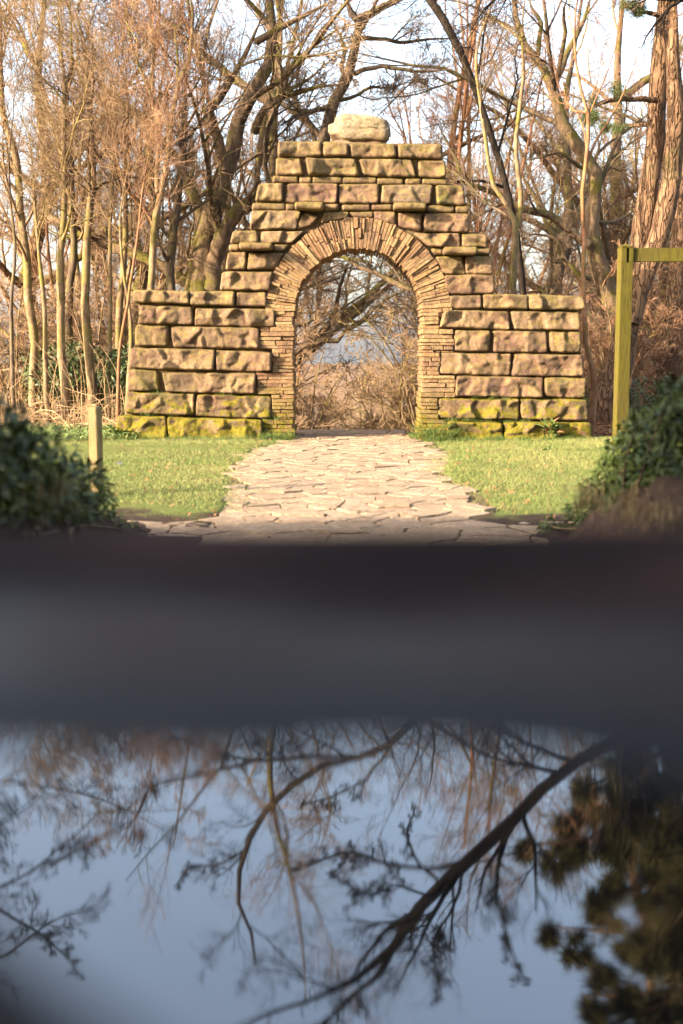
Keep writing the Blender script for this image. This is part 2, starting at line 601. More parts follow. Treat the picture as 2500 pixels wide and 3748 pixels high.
# front riser of the terrace edge
front = ii[-1]
Vr = V[front].copy(); Vr[:, 2] = 0.70; Vr[:, 1] += 0.006
Vl = len(V)
V = np.concatenate([V, Vr])
Qr = np.stack([front[:-1], front[1:], Vl + np.arange(1, nx), Vl + np.arange(nx - 1)], -1)
terr = part('terrace', V, [Q, Qr], M['terrace'], None, True)
tag(terr, 'dark wet stone terrace close to the camera, out of focus', kind='structure')
wv = []
wx = np.linspace(-0.52, 0.52, 60); wy = np.linspace(-0.32, 0.50, 50)
WX, WY = np.meshgrid(wx, wy)
V = np.stack([WX, WY, np.full_like(WX, TERR)], -1).reshape(-1, 3)
ny, nx = WX.shape
ii = np.arange(ny * nx).reshape(ny, nx)
Q = np.stack([ii[:-1, :-1], ii[:-1, 1:], ii[1:, 1:], ii[1:, :-1]], -1).reshape(-1, 4)
tag(part('puddle', V, Q, M['water'], None, True), 'still puddle mirroring bare branches and blue sky', kind='structure')


def box_vf(x0, x1, y0, y1, z0, z1):
    V = np.array([(x0, y0, z0), (x1, y0, z0), (x1, y1, z0), (x0, y1, z0), (x0, y0, z1), (x1, y0, z1), (x1, y1, z1), (x0, y1, z1)], float)
    Q = np.array([(0, 3, 2, 1), (4, 5, 6, 7), (0, 1, 5, 4), (1, 2, 6, 5), (2, 3, 7, 6), (3, 0, 4, 7)])
    return V, Q


vs, qs, off = [], [], 0
for k in range(4):
    v, q = box_vf(-0.62 - 0.04 * k, 0.62 + 0.04 * k, 0.95 + 0.36 * k, 0.95 + 0.36 * (k + 1) + 0.02, -0.1, 0.70 - 0.175 * k)
    vs.append(v); qs.append(q + off); off += 8
tag(part('steps', np.concatenate(vs), np.concatenate(qs), M['terrace'], None), 'stone steps going down from the terrace', kind='structure')


# ------------------------------------------------------------------ flagstone path
def clip_poly(poly, nx_, ny_, c):
    out = []
    n = len(poly)
    for i in range(n):
        a = poly[i]; b = poly[(i + 1) % n]
        da = a[0] * nx_ + a[1] * ny_ - c
        db = b[0] * nx_ + b[1] * ny_ - c
        if da <= 0: out.append(a)
        if (da < 0 < db) or (db < 0 < da):
            t = da / (da - db)
            out.append((a[0] + (b[0] - a[0]) * t, a[1] + (b[1] - a[1]) * t))
    return out


seeds = []
y = 6.75
row = 0
while y < 16.6:
    sx = 0.235 if y > 7.6 else 0.36
    x = -2.6 + (row % 2) * sx * 0.5
    while x < 2.7:
        px_, py_ = x + random.uniform(-.13, .13), y + random.uniform(-.095, .095)
        seeds.append((px_, py_))
        x += sx
    y += 0.185 if y > 7.6 else 0.28
    row += 1
S = np.array(seeds)
path_bed = None
bed = []
for yv in np.linspace(6.5, 16.62, 40):
    bed.append((edge_x(LE, yv) - (0.10 if yv > 7.7 else 2.2), edge_x(RE, yv) + (0.10 if yv > 7.7 else 2.2), yv))
V = []
for a, b, yv in bed:
    V += [(a, yv, -0.010), (b, yv, -0.010)]
for a, b, yv in bed:
    V += [(a, yv, -0.20), (b, yv, -0.20)]
nb = len(bed)
Q = [(2 * i, 2 * i + 1, 2 * i + 3, 2 * i + 2) for i in range(nb - 1)]
o2 = 2 * nb
Q += [(2 * i, 2 * i + 2, o2 + 2 * i + 2, o2 + 2 * i) for i in range(nb - 1)]
Q += [(2 * i + 3, 2 * i + 1, o2 + 2 * i + 1, o2 + 2 * i + 3) for i in range(nb - 1)]
Q += [(2 * nb - 2, 2 * nb - 1, o2 + 2 * nb - 1, o2 + 2 * nb - 2)]
path_bed = tag(part('path', np.array(V, float), np.array(Q), M['joint'], None), 'pale irregular flagstone path leading through the arch', kind='structure')
nflag = 0
rest_v, rest_q, rest_t, rest_o = [], [], [], 0
for i, (sx_, sy_) in enumerate(seeds):
    l, r = edge_x(LE, sy_), edge_x(RE, sy_)
    if sy_ > 7.72:
        if not (l - 0.02 < sx_ < r + 0.02): continue
    elif not (-2.0 < sx_ < 2.0): continue
    if abs(sx_) > 0.6 * sy_ * 0.42 + 1.2 and sy_ < 7.7: continue
    d2 = ((S - S[i]) ** 2).sum(1)
    order = np.argsort(d2)[1:18]
    poly = [(sx_ - .6, sy_ - .6), (sx_ + .6, sy_ - .6), (sx_ + .6, sy_ + .6), (sx_ - .6, sy_ + .6)]
    for j in order:
        nxv, nyv = S[j] - S[i]
        c = ((S[j] ** 2).sum() - (S[i] ** 2).sum()) / 2
        ln = math.hypot(nxv, nyv)
        poly = clip_poly(poly, nxv / ln, nyv / ln, c / ln - random.uniform(.001, .0055))
        if len(poly) < 3: break
    if len(poly) < 3: continue
    poly = np.array(poly)
    # jitter by subdividing the outline
    pts = []
    n = len(poly)
    cen = poly.mean(0)
    for k in range(n):
        a, b = poly[k], poly[(k + 1) % n]
        if np.linalg.norm(a - b) < .02: continue
        m = (a + b) / 2
        pts.append(a + (cen - a) * random.uniform(0.0, 0.05))
        for w_ in (.25, .5, .75):
            pts.append(a * (1 - w_) + b * w_ + (cen - m) * random.uniform(-.02, 0.09))
    pts = np.array(pts)
    n = len(pts)
    if n < 4: continue
    tilt = np.array([random.uniform(-.008, .008), random.uniform(-.010, .010)])
    h0 = random.uniform(0.0, 0.006) + (random.uniform(0, .012) if random.random() < .15 else 0)

    def zf(p):
        return h0 + (p - cen) @ tilt
    ins = cen + (pts - cen) * 0.985
    mid = cen + (pts - cen) * 0.5
    V = [(p[0], p[1], -0.06) for p in pts] + [(p[0], p[1], zf(p) - 0.004) for p in pts] \
        + [(p[0], p[1], zf(p) + random.uniform(-.0015, .0015)) for p in ins] \
        + [(p[0], p[1], zf(p) + random.uniform(-.0015, .0015)) for p in mid] + [(cen[0], cen[1], zf(cen))]
    q = []
    for k in range(n):
        k2 = (k + 1) % n
        for a in range(3):
            q.append((a * n + k, a * n + k2, (a + 1) * n + k2, (a + 1) * n + k))
    tr = [(3 * n + k, 3 * n + (k + 1) % n, 4 * n) for k in range(n)]
    if nflag < 300:
        part('flagstone', np.array(V), [np.array(q), np.array(tr)], M['flag'], path_bed)
    else:
        rest_v.append(np.array(V)); rest_q.append(np.array(q) + rest_o); rest_t.append(np.array(tr) + rest_o); rest_o += len(V)
    nflag += 1
if rest_v:
    part('flagstones', np.concatenate(rest_v), [np.concatenate(rest_q), np.concatenate(rest_t)], M['flag'], path_bed, kind='stuff')
print('flagstones', nflag)

# ------------------------------------------------------------------ the stone archway
ZA = lambda x, y: (800 + x * .38265, 380 + y * .38265)
ZB = lambda x, y: (1200 + x * .38265, 380 + y * .38265)
ZC = lambda x, y: (430 + x * .44643, 1000 + y * .44643)
ZD = lambda x, y: (1480 + x * .44643, 1000 + y * .44643)
ZF = lambda x, y: (x, y)
# (zoom, TL TR BR BL, material, proud)
BL = []


def blk(z, pts, mat='block', proud=0.0, rough=1.0, depth=0.84):
    q = [z(pts[i], pts[i + 1]) for i in range(0, 8, 2)]
    BL.append((q, mat, proud, rough, depth))


# course 1, 2
blk(ZA, [570, 365, 985, 358, 985, 500, 565, 503], 'block_top')
blk(ZA, [1003, 362, 1243, 378, 1240, 502, 1000, 495], 'block_top')
blk(ZB, [213, 380, 650, 380, 655, 514, 225, 510], 'block_top')
blk(ZB, [668, 388, 1095, 388, 1097, 530, 670, 518], 'block_top')
blk(ZA, [552, 518, 775, 518, 812, 682, 548, 680], 'block_top')
blk(ZA, [830, 522, 1305, 525, 1352, 690, 865, 684], 'block_top')
blk(ZB, [297, 525, 800, 530, 842, 702, 350, 688], 'block_top')
blk(ZB, [875, 540, 1120, 545, 1125, 705, 862, 700], 'block_green')
# thin course 3
for z, p in ((ZA, [520, 688, 758, 690, 762, 754, 515, 750]), (ZA, [773, 695, 890, 697, 885, 757, 773, 757]),
             (ZA, [902, 693, 1180, 695, 1185, 758, 890, 758]), (ZA, [1190, 698, 1515, 702, 1510, 760, 1190, 758]),
             (ZB, [475, 705, 720, 713, 722, 770, 472, 767]), (ZB, [742, 712, 890, 713, 890, 772, 740, 772]),
             (ZB, [903, 716, 1143, 722, 1145, 774, 900, 770])):
    blk(z, p, 'block_top', -0.01, 0.35)
# course 4
blk(ZA, [385, 762, 622, 760, 610, 937, 352, 932], 'block_top')
blk(ZA, [665, 760, 1140, 765, 1132, 947, 632, 942])
blk(ZA, [1150, 770, 1530, 768, 1532, 953, 1155, 952])
blk(ZB, [525, 775, 1005, 775, 980, 958, 500, 952])
blk(ZB, [1037, 780, 1295, 785, 1322, 967, 1045, 962], 'block_green')
# thin course 5
for z, p, pr in ((ZA, [332, 950, 632, 955, 637, 1014, 322, 1015], 0), (ZA, [642, 955, 730, 958, 730, 1015, 645, 1018], 0),
                 (ZA, [737, 960, 1002, 962, 1000, 1022, 740, 1018], .20), (ZA, [1010, 955, 1150, 953, 1150, 1013, 1010, 1020], 0),
                 (ZA, [1180, 960, 1450, 962, 1450, 1016, 1185, 1016], 0), (ZA, [1465, 962, 1662, 962, 1662, 1015, 1465, 1013], 0),
                 (ZB, [625, 965, 930, 968, 930, 1026, 628, 1022], .20),
                 (ZB, [965, 970, 1208, 975, 1208, 1036, 950, 1036], 0), (ZB, [1220, 980, 1345, 980, 1345, 1044, 1220, 1042], 0)):
    blk(z, p, 'block_top' if pr == 0 else 'block_green', pr, 0.35)
# course 6
blk(ZA, [320, 1020, 800, 1024, 740, 1205, 300, 1200])
blk(ZA, [800, 1024, 965, 1085, 880, 1160, 742, 1205], 'block', -0.015, .6)
blk(ZA, [1000, 1028, 1250, 1028, 1240, 1085, 975, 1145], 'block_top', -0.03, .4)
blk(ZB, [215, 1030, 430, 1030, 440, 1090, 215, 1075], 'block_top', -0.02, .4)
blk(ZB, [432, 1030, 645, 1030, 645, 1165, 442, 1092], 'block', -0.02, .6)
blk(ZB, [680, 1035, 895, 1048, 890, 1225, 680, 1165])
blk(ZB, [932, 1050, 1350, 1050, 1360, 1230, 908, 1228])
# course 7
blk(ZA, [140, 1218, 368, 1215, 385, 1332, 112, 1332], 'block_top')
blk(ZA, [415, 1218, 825, 1220, 690, 1335, 392, 1335])
blk(ZB, [815, 1237, 1265, 1240, 1268, 1367, 965, 1367])
blk(ZB, [1285, 1245, 1508, 1252, 1535, 1372, 1283, 1372], 'block_green')
# thin course 8
for z, p, pr in ((ZA, [100, 1348, 203, 1345, 203, 1404, 98, 1402], 0), (ZA, [215, 1345, 517, 1345, 517, 1402, 215, 1402], .24),
                 (ZA, [530, 1345, 672, 1348, 615, 1412, 530, 1408], 0), (ZB, [985, 1385, 1095, 1385, 1098, 1443, 1012, 1443], 0),
                 (ZB, [1100, 1385, 1407, 1385, 1407, 1449, 1100, 1447], .24), (ZB, [1413, 1382, 1556, 1385, 1556, 1436, 1412, 1436], 0)):
    blk(z, p, 'block_top' if pr == 0 else 'block_green', pr, 0.35)
# course 9, 10
blk(ZF, [836, 924, 903, 924, 898, 988, 826, 988])
blk(ZF, [908, 926, 1038, 926, 1008, 986, 903, 989])
blk(ZF, [1594, 940, 1690, 936, 1703, 1003, 1628, 1001], 'block_green')
blk(ZF, [1705, 937, 1806, 940, 1803, 1004, 1705, 1002])
blk(ZF, [814, 994, 1000, 994, 985, 1064, 804, 1061], 'block')
blk(ZD, [325, 15, 735, 10, 738, 167, 362, 172])
# course 11 (cap row)
blk(ZC, [135, 138, 590, 150, 592, 252, 130, 238], 'block_top', 0.03)
blk(ZC, [597, 150, 962, 150, 962, 267, 597, 264], 'block_top', 0.03)
blk(ZC, [976, 158, 1224, 152, 1224, 274, 973, 270])
blk(ZD, [370, 185, 632, 183, 632, 292, 375, 287])
blk(ZD, [650, 175, 1010, 180, 1010, 292, 645, 287], 'block_top', 0.03)
blk(ZD, [1020, 172, 1470, 195, 1472, 302, 1020, 297], 'block_top', 0.03)
# courses 12-17
blk(ZC, [195, 262, 612, 275, 622, 418, 165, 415])
blk(ZC, [643, 285, 1290, 295, 1292, 440, 633, 428])
blk(ZD, [330, 300, 860, 315, 862, 462, 285, 443])
blk(ZD, [872, 310, 1430, 320, 1432, 467, 900, 463])
blk(ZC, [150, 425, 415, 432, 410, 600, 145, 593], 'block_green')
blk(ZC, [440, 435, 1165, 450, 1165, 617, 465, 608])
blk(ZD, [415, 465, 705, 472, 695, 643, 408, 638])
blk(ZD, [725, 470, 1162, 475, 1172, 652, 728, 648])
blk(ZD, [1195, 475, 1445, 480, 1442, 652, 1198, 650], 'block_green')
blk(ZC, [110, 612, 798, 625, 795, 797, 100, 778])
blk(ZC, [808, 630, 1265, 650, 1262, 807, 812, 800])
blk(ZD, [295, 655, 875, 660, 868, 837, 295, 828])
blk(ZD, [903, 660, 1465, 670, 1465, 847, 882, 840])
blk(ZC, [95, 790, 325, 800, 345, 965, 85, 962], 'block_green')
blk(ZC, [362, 815, 1140, 822, 1128, 987, 400, 970])
blk(ZD, [430, 840, 1140, 855, 1132, 1022, 420, 1007])
blk(ZD, [1158, 855, 1480, 857, 1482, 1024, 1155, 1013], 'block_green')
blk(ZC, [75, 975, 635, 988, 630, 1163, 60, 1150], 'block_base')
blk(ZC, [650, 995, 1258, 1010, 1258, 1192, 640, 1175], 'block_base')
blk(ZD, [288, 1030, 940, 1030, 935, 1198, 282, 1188], 'block_base')
blk(ZD, [945, 1030, 1500, 1037, 1505, 1208, 962, 1195], 'block_base')
blk(ZC, [0, 1170, 402, 1178, 408, 1365, -15, 1365], 'block_base', 0.04)
blk(ZC, [415, 1180, 1188, 1203, 1182, 1370, 422, 1368], 'block_base', 0.04)
blk(ZD, [350, 1215, 800, 1225, 800, 1420, 345, 1420], 'block_base', 0.04)
blk(ZD, [812, 1218, 1148, 1222, 1150, 1405, 818, 1415], 'block_base', 0.04)
blk(ZD, [1155, 1222, 1530, 1228, 1527, 1385, 1155, 1400], 'block_base', 0.05)

arch = thing('stone_archway', (XC, WALLY, 0), 'stepped rough sandstone archway with a boulder on top and thin bricks round the opening', 'archway')


def wp(px, py):
    p = P(px, py, WALLY)
    return p[0], p[2]


def stone_mesh(quad_px, proud, rough, depth, res=0.0165):
    qc = np.mean(quad_px, axis=0)
    quad_px = [(q[0] + 1.7 * np.sign(q[0] - qc[0]), q[1] + 1.7 * np.sign(q[1] - qc[1])) for q in quad_px]
    TL, TR, BR, BL_ = [np.array(wp(*q)) for q in quad_px]
    w = (np.linalg.norm(TR - TL) + np.linalg.norm(BR - BL_)) / 2
    h = (np.linalg.norm(TL - BL_) + np.linalg.norm(TR - BR)) / 2
    nu = max(6, int(w / res)); nv = max(5, int(h / res))
    us = np.linspace(0, 1, nu); vs_ = np.linspace(0, 1, nv)
    U, Vv = np.meshgrid(us, vs_)
    B = (1 - U)[..., None] * (1 - Vv)[..., None] * BL_ + U[..., None] * (1 - Vv)[..., None] * BR + U[..., None] * Vv[..., None] * TR + (1 - U)[..., None] * Vv[..., None] * TL
    s = random.uniform(0, 500)
    # wobble of the outline and rounding of the corners
    cen = B.reshape(-1, 2).mean(0)
    a = (np.abs(U - .5) * 2) ** 12 * (np.abs(Vv - .5) * 2) ** 12
    B = B + (cen - B) / (np.linalg.norm(cen - B, axis=-1, keepdims=True) + 1e-6) * (a * 0.020 * min(1, h / .15))[..., None]
    wob = np.array([[(mnoise.noise((x * 5, z * 5, s)), mnoise.noise((x * 5, z * 5, s + 9))) for x, z in r] for r in B])
    B = B + wob * 0.010 * min(1, h / .15)
    nzl = np.array([[mnoise.noise((x * 9, z * 9, s + 31)) for x, z in r] for r in B])
    dist = np.minimum(np.minimum(U, 1 - U) * w, np.minimum(Vv, 1 - Vv) * h)
    edw = 0.013 + 0.009 * nzl
    ed = np.clip(dist / edw, 0, 1)
    ed = 1 - (1 - ed) ** 2
    X, Z = B[..., 0], B[..., 1]
    nz3 = np.array([[mnoise.noise((x * 6.5 + .4 * z, z * 8, s + 77)) for x, z in r] for r in B])
    nz1 = np.array([[mnoise.fractal((x * 3.2, z * 3.8, s), 1.0, 2.0, 4) for x, z in r] for r in B])
    nz2 = np.array([[mnoise.noise((x * 14, z * 14, s)) + .5 * mnoise.noise((x * 30, z * 30, s)) for x, z in r] for r in B])
    K = max(4, int(w * h * 46))
    sx = BL_[0] + (max(TR[0], BR[0]) - BL_[0]) * np.array([random.random() for _ in range(K)])
    sz = cen[1] + h * (np.array([random.random() for _ in range(K)]) - .5)
    g1 = np.array([random.gauss(0, .25) for _ in range(K)]); g2 = np.array([random.gauss(-.06, .22) for _ in range(K)])
    o_ = np.array([random.gauss(0, .009) for _ in range(K)])
    wx = X + nz1 * .05; wz = Z + nz3 * .05
    dx = wx[..., None] - sx; dz = wz[..., None] - sz
    dd = np.sqrt(dx * dx + (dz * 1.25) ** 2)
    wt = np.exp(-(dd - dd.min(-1, keepdims=True)) / .009)
    hgt = (wt * (o_ + np.clip(dx, -.15, .15) * g1 + np.clip(dz, -.12, .12) * g2)).sum(-1) / wt.sum(-1)
    hgt = np.clip(0.040 + hgt + nz1 * 0.026, 0.004, 0.13)
    rdg = np.array([[abs(mnoise.noise((x * 11, z * 13, s + 50))) + .6 * abs(mnoise.noise((x * 23, z * 26, s + 60))) for x, z in r] for r in B])
    hgt = hgt * rough - (rdg - .35) * 0.015 * (.25 + .75 * rough) + nz2 * 0.007 * (0.4 + 0.6 * rough) + (1 - rough) * 0.01
    y = -(ed * (0.018 + hgt)) - proud
    Vf = np.stack([X, WALLY + 0.02 + y, Z], -1).reshape(-1, 3)
    ii = np.arange(nv * nu).reshape(nv, nu)
    Q = [np.stack([ii[:-1, :-1], ii[:-1, 1:], ii[1:, 1:], ii[1:, :-1]], -1).reshape(-1, 4)]
    ring = np.concatenate([ii[0, :-1], ii[:-1, -1], ii[-1, :0:-1], ii[:0:-1, 0]])
    Vb = Vf[ring].copy()
    c3 = np.array([cen[0], 0, cen[1]])
    mid = Vb.copy(); mid[:, 1] = Vb[:, 1] + 0.05
    Vb[:, 1] = WALLY + depth
    n = len(ring); b0 = len(Vf)
    Vall = np.concatenate([Vf, Vb])
    k = np.arange(n); k2 = (k + 1) % n
    Q.append(np.stack([ring[k2], ring[k], b0 + k, b0 + k2], -1))
    # back cap
    Vall = np.concatenate([Vall, Vb.mean(0)[None]])
    T = np.stack([b0 + k, np.full(n, len(Vall) - 1), b0 + k2], -1)
    return Vall, Q + [T]


course_rows = {}
for q, mat, proud, rough, depth in BL:
    v, f = stone_mesh(q, proud, rough, depth)
    part('ledge_stone' if proud > .1 else ('thin_stone' if rough < .4 else 'block'), v, f, M[mat], arch, True)

# thin bricks: ring of the arch
AC = (1312.0, 1142.0)
RI, RO = 232.0, 340.0


def brick(quad_px, mat, front, depth, bev=0.006):
    pts = [np.array(wp(*q)) for q in quad_px]
    cen = sum(pts) / 4
    V = []
    for yy, s in ((WALLY + depth, 0.0), (WALLY + front + bev, 0.0), (WALLY + front, bev)):
        for p in pts:
            d = cen - p
            ln = np.linalg.norm(d)
            V.append((p[0] + d[0] / ln * s * 1.6 + random.uniform(-.004, .004), yy + random.uniform(-.003, .003), p[1] + d[1] / ln * s * 1.2 + random.uniform(-.0035, .0035)))
    Q = [(3, 2, 1, 0)]
    for r in (0, 4):
        for k in range(4):
            k2 = (k + 1) % 4
            Q.append((r + k, r + k2, r + 4 + k2, r + 4 + k))
    Q.append((8, 9, 10, 11))
    V = np.array(V)
    o = part('brick', V, np.array(Q), M[mat], arch)
    return o


nbr = 0
th = -2.0
rows = []
while th < 182:
    dth = random.choice([random.uniform(1.6, 2.4), random.uniform(2.2, 3.6)])
    rows.append((th, th + dth))
    th += dth
for (t0, t1) in rows:
    tm = (t0 + t1) / 2
    ang0, ang1 = math.radians(180 - t0 - 0.22), math.radians(180 - t1 + 0.22)
    ro = RO + random.uniform(-3, 3) + 6 * math.sin(math.radians(tm)) ** 6
    ri = RI + random.uniform(-4, 3)
    k = random.random()
    cuts = [ri, ro] if k < .28 else ([ri, ri + (ro - ri) * random.uniform(.3, .7), ro] if k < .9 else [ri, ri + (ro - ri) * .33, ri + (ro - ri) * .66, ro])
    for a, b in zip(cuts[:-1], cuts[1:]):
        b2 = b - (1.5 if b < ro else 0)
        q = []
        for r_, an in ((a, ang0), (b2, ang0), (b2, ang1), (a, ang1)):
            q.append((AC[0] + r_ * math.cos(an), AC[1] - r_ * math.sin(an)))
        red = 1 if 35 < tm < 150 and random.random() < .7 else 0
        brick(q, 'brick_red' if red else 'brick', random.uniform(-.03, .012), 0.84 if a == ri else .5)
        nbr += 1

# jambs
LJ = [(1142, 1182, 980), (1182, 1197, 1008), (1197, 1276, 952), (1276, 1362, 996), (1362, 1444, 941), (1444, 1532, 993), (1532, 1625, 963)]
RJ = [(1142, 1132 + 40, 1643), (1172, 1204, 1609), (1204, 1290, 1661), (1290, 1372, 1609), (1372, 1455, 1667), (1455, 1535, 1604), (1535, 1640, 1640)]
LJ[1] = (1182, 1197, 1008)


def outer(tab, y):
    for a, b, x in tab:
        if a <= y < b: return x
    return tab[-1][2]


for side in (0, 1):
    y = 1142.0
    tab = (LJ if side == 0 else RJ)
    if side == 0:
        tab = [(1100, 1122, 978), (1122, 1197, 1009), (1197, 1277, 952), (1277, 1363, 997), (1363, 1443, 942), (1443, 1534, 994), (1534, 1700, 963)]
    else:
        tab = [(1100, 1130, 1644), (1130, 1204, 1607), (1204, 1290, 1661), (1290, 1373, 1609), (1373, 1455, 1667), (1455, 1537, 1604), (1537, 1700, 1634)]
    while y < 1640:
        hgt = random.uniform(11, 19)
        for a, b, x in tab:
            if y < b < y + hgt + 5 and b < 1690:
                hgt = b - y
        ym = y + hgt / 2
        xo = outer(tab, ym) + random.uniform(-4, 3) * (1 if side == 0 else -1)
        xi = (1076 if side == 0 else 1546 - max(0, (ym - 1250)) * .03) + random.uniform(-5, 4)
        L = abs(xi - xo)
        k = random.random()
        n = 1 if (k < .3 or L < 60) else (2 if k < .85 or L < 90 else 3)
        cu = [0] + sorted(random.uniform(.25, .75) for _ in range(n - 1)) + [1]
        if n == 3: cu = [0, random.uniform(.25, .4), random.uniform(.55, .75), 1]
        ya, yb = y + 1.1, y + hgt - 1.1
        for a, b in zip(cu[:-1], cu[1:]):
            x0, x1 = xi + (xo - xi) * a, xi + (xo - xi) * b
            if x0 > x1: x0, x1 = x1, x0
            g = 1.0
            q = [(x0 + g, yb), (x1 - g, yb + random.uniform(-1, 1)), (x1 - g, ya + random.uniform(-1, 1)), (x0 + g, ya)]
            brick(q, 'brick_base' if ym > 1440 + random.uniform(-30, 40) else ('brick_red' if random.random() < .25 else 'brick'), random.uniform(-.03, .010), 0.84 if a == 0 else .5)
            nbr += 1
        y += hgt
print('bricks', nbr)

# mortar core, set back behind the stones
vs, qs, off = [], [], 0


def core_box(x0p, x1p, ytp, ybp):
    global off
    a = wp(x0p, ybp); b = wp(x1p, ytp)
    v, q = box_vf(a[0], b[0], WALLY + 0.055, WALLY + 0.80, a[1], b[1])
    vs.append(v); qs.append(q + off); off += 8


for (x0, x1, yt, yb) in ((1025, 1610, 522, 575), (1018, 1620, 575, 645), (1005, 1625, 645, 672), (950, 1690, 672, 745), (935, 1705, 745, 772), (925, 1705, 772, 793)):
    core_box(x0, x1, yt, yb)
for yt in range(793, 1642, 8):
    yb = yt + 8
    ym = yt + 4
    if ym < 850: l, r = 925, 1708
    elif ym < 895: l, r = 855, 1770
    elif ym < 920: l, r = 850, 1785
    elif ym < 990: l, r = 840, 1792
    elif ym < 1068: l, r = 820, 1795
    elif ym < 1090: l, r = 515, 1795
    elif ym < 1110: l, r = 500, 2120
    elif ym < 1520: l, r = 512 - (ym - 1110) * .08, 2115 + (ym - 1110) * .07
    else: l, r = 462, 2145
    dy = AC[1] - ym
    hw = 246.0 if dy < 0 else math.sqrt(max(0, 246.0 ** 2 - dy * dy))
    if hw < 8:
        core_box(l, r, yt, yb)
    else:
        core_box(l, AC[0] - hw, yt, yb)
        core_box(AC[0] + hw, r, yt, yb)
part('mortar', np.concatenate(vs), np.concatenate(qs), M['mortar'], arch)


# pale mortar between the thin bricks
NA = 60
V = []
for i in range(NA + 1):
    an = math.pi * i / NA
    for r_ in (RI + 5, RO - 9):
        a = wp(AC[0] + r_ * math.cos(an), AC[1] - r_ * math.sin(an))
        for yy in (WALLY + .034, WALLY + .3):
            V.append((a[0], yy, a[1]))
Q = []
for i in range(NA):
    a, b = 4 * i, 4 * i + 4
    Q += [(a, a + 2, b + 2, b), (a + 1, b + 1, b + 3, a + 3), (a, b, b + 1, a + 1), (a + 2, a + 3, b + 3, b + 2)]
vs, qs, off = [np.array(V)], [np.array(Q)], len(V)
for x0, x1 in ((1000, 1071), (1551, 1612)):
    a = wp(x0, 1640); b = wp(x1, 1141)
    v, q = box_vf(a[0], b[0], WALLY + .033, WALLY + .5, a[1], b[1])
    vs.append(v); qs.append(q + off); off += 8
part('mortar', np.concatenate(vs), np.concatenate(qs), M['mortar_pale'], arch)
# boulder on top
def blob(center, rad, seed, amp=.25, nu=48, nv=28, freq=1.6, flat=0.0, facets=0):
    rs = random.Random(seed)
    planes = []
    for k in range(facets):
        d = Vector((rs.gauss(0, 1), rs.gauss(0, 1), rs.gauss(0, 1))).normalized()
        planes.append((d, rs.uniform(.86, 1.0)))
    V = []
    for j in range(nv + 1):
        ph = math.pi * j / nv
        for i in range(nu):
            t = 2 * math.pi * i / nu
            d = Vector((math.sin(ph) * math.cos(t), math.sin(ph) * math.sin(t), math.cos(ph)))
            # superellipsoid
            e = 0.33
            m = (abs(d.x) ** (2 / e) + abs(d.y) ** (2 / e) + abs(d.z) ** (2 / e)) ** (-e / 2)
            r = m
            for pd, pc in planes:
                c = d.dot(pd)
                if c > 0.05: r = min(r, pc / c)
            n_ = mnoise.fractal(d * freq + Vector((seed, 0, 0)), 1.0, 2.0, 5)
            r *= 1 + amp * n_
            V.append((center[0] + d.x * r * rad[0], center[1] + d.y * r * rad[1], center[2] + d.z * r * rad[2]))
    Q = []
    for j in range(nv):
        for i in range(nu):
            i2 = (i + 1) % nu
            Q.append((j * nu + i, (j + 1) * nu + i, (j + 1) * nu + i2, j * nu + i2))
    return np.array(V), np.array(Q)


xb0, zb0 = wp(1210, 512); xb1, zb1 = wp(1424, 412)
bc = ((xb0 + xb1) / 2, WALLY + 0.36, (zb0 + zb1) / 2)
v, q = blob(bc, ((xb1 - xb0) / 2 * 1.03, 0.30, (zb1 - zb0) / 2 * 1.06), 3.7, .10, 80, 48, 1.9, facets=4)
# lower towards the right, as the real one
tt = (v[:, 0] - xb0) / (xb1 - xb0)
v[:, 2] -= np.clip(tt - .55, 0, 1) ** 1.3 * 0.16 * (v[:, 2] > bc[2])
part('boulder', v, q, M['boulder'], arch, True)
x0, z0 = wp(1216, 530); x1, z1 = wp(1418, 500)
v, q = blob(((x0 + x1) / 2, WALLY + .38, z0 + 0.02), ((x1 - x0) / 2, .26, (z1 - z0) * .75), 8.2, .08, 40, 16)
part('mortar_bed', v, q, M['mortar_pale'], arch, True)


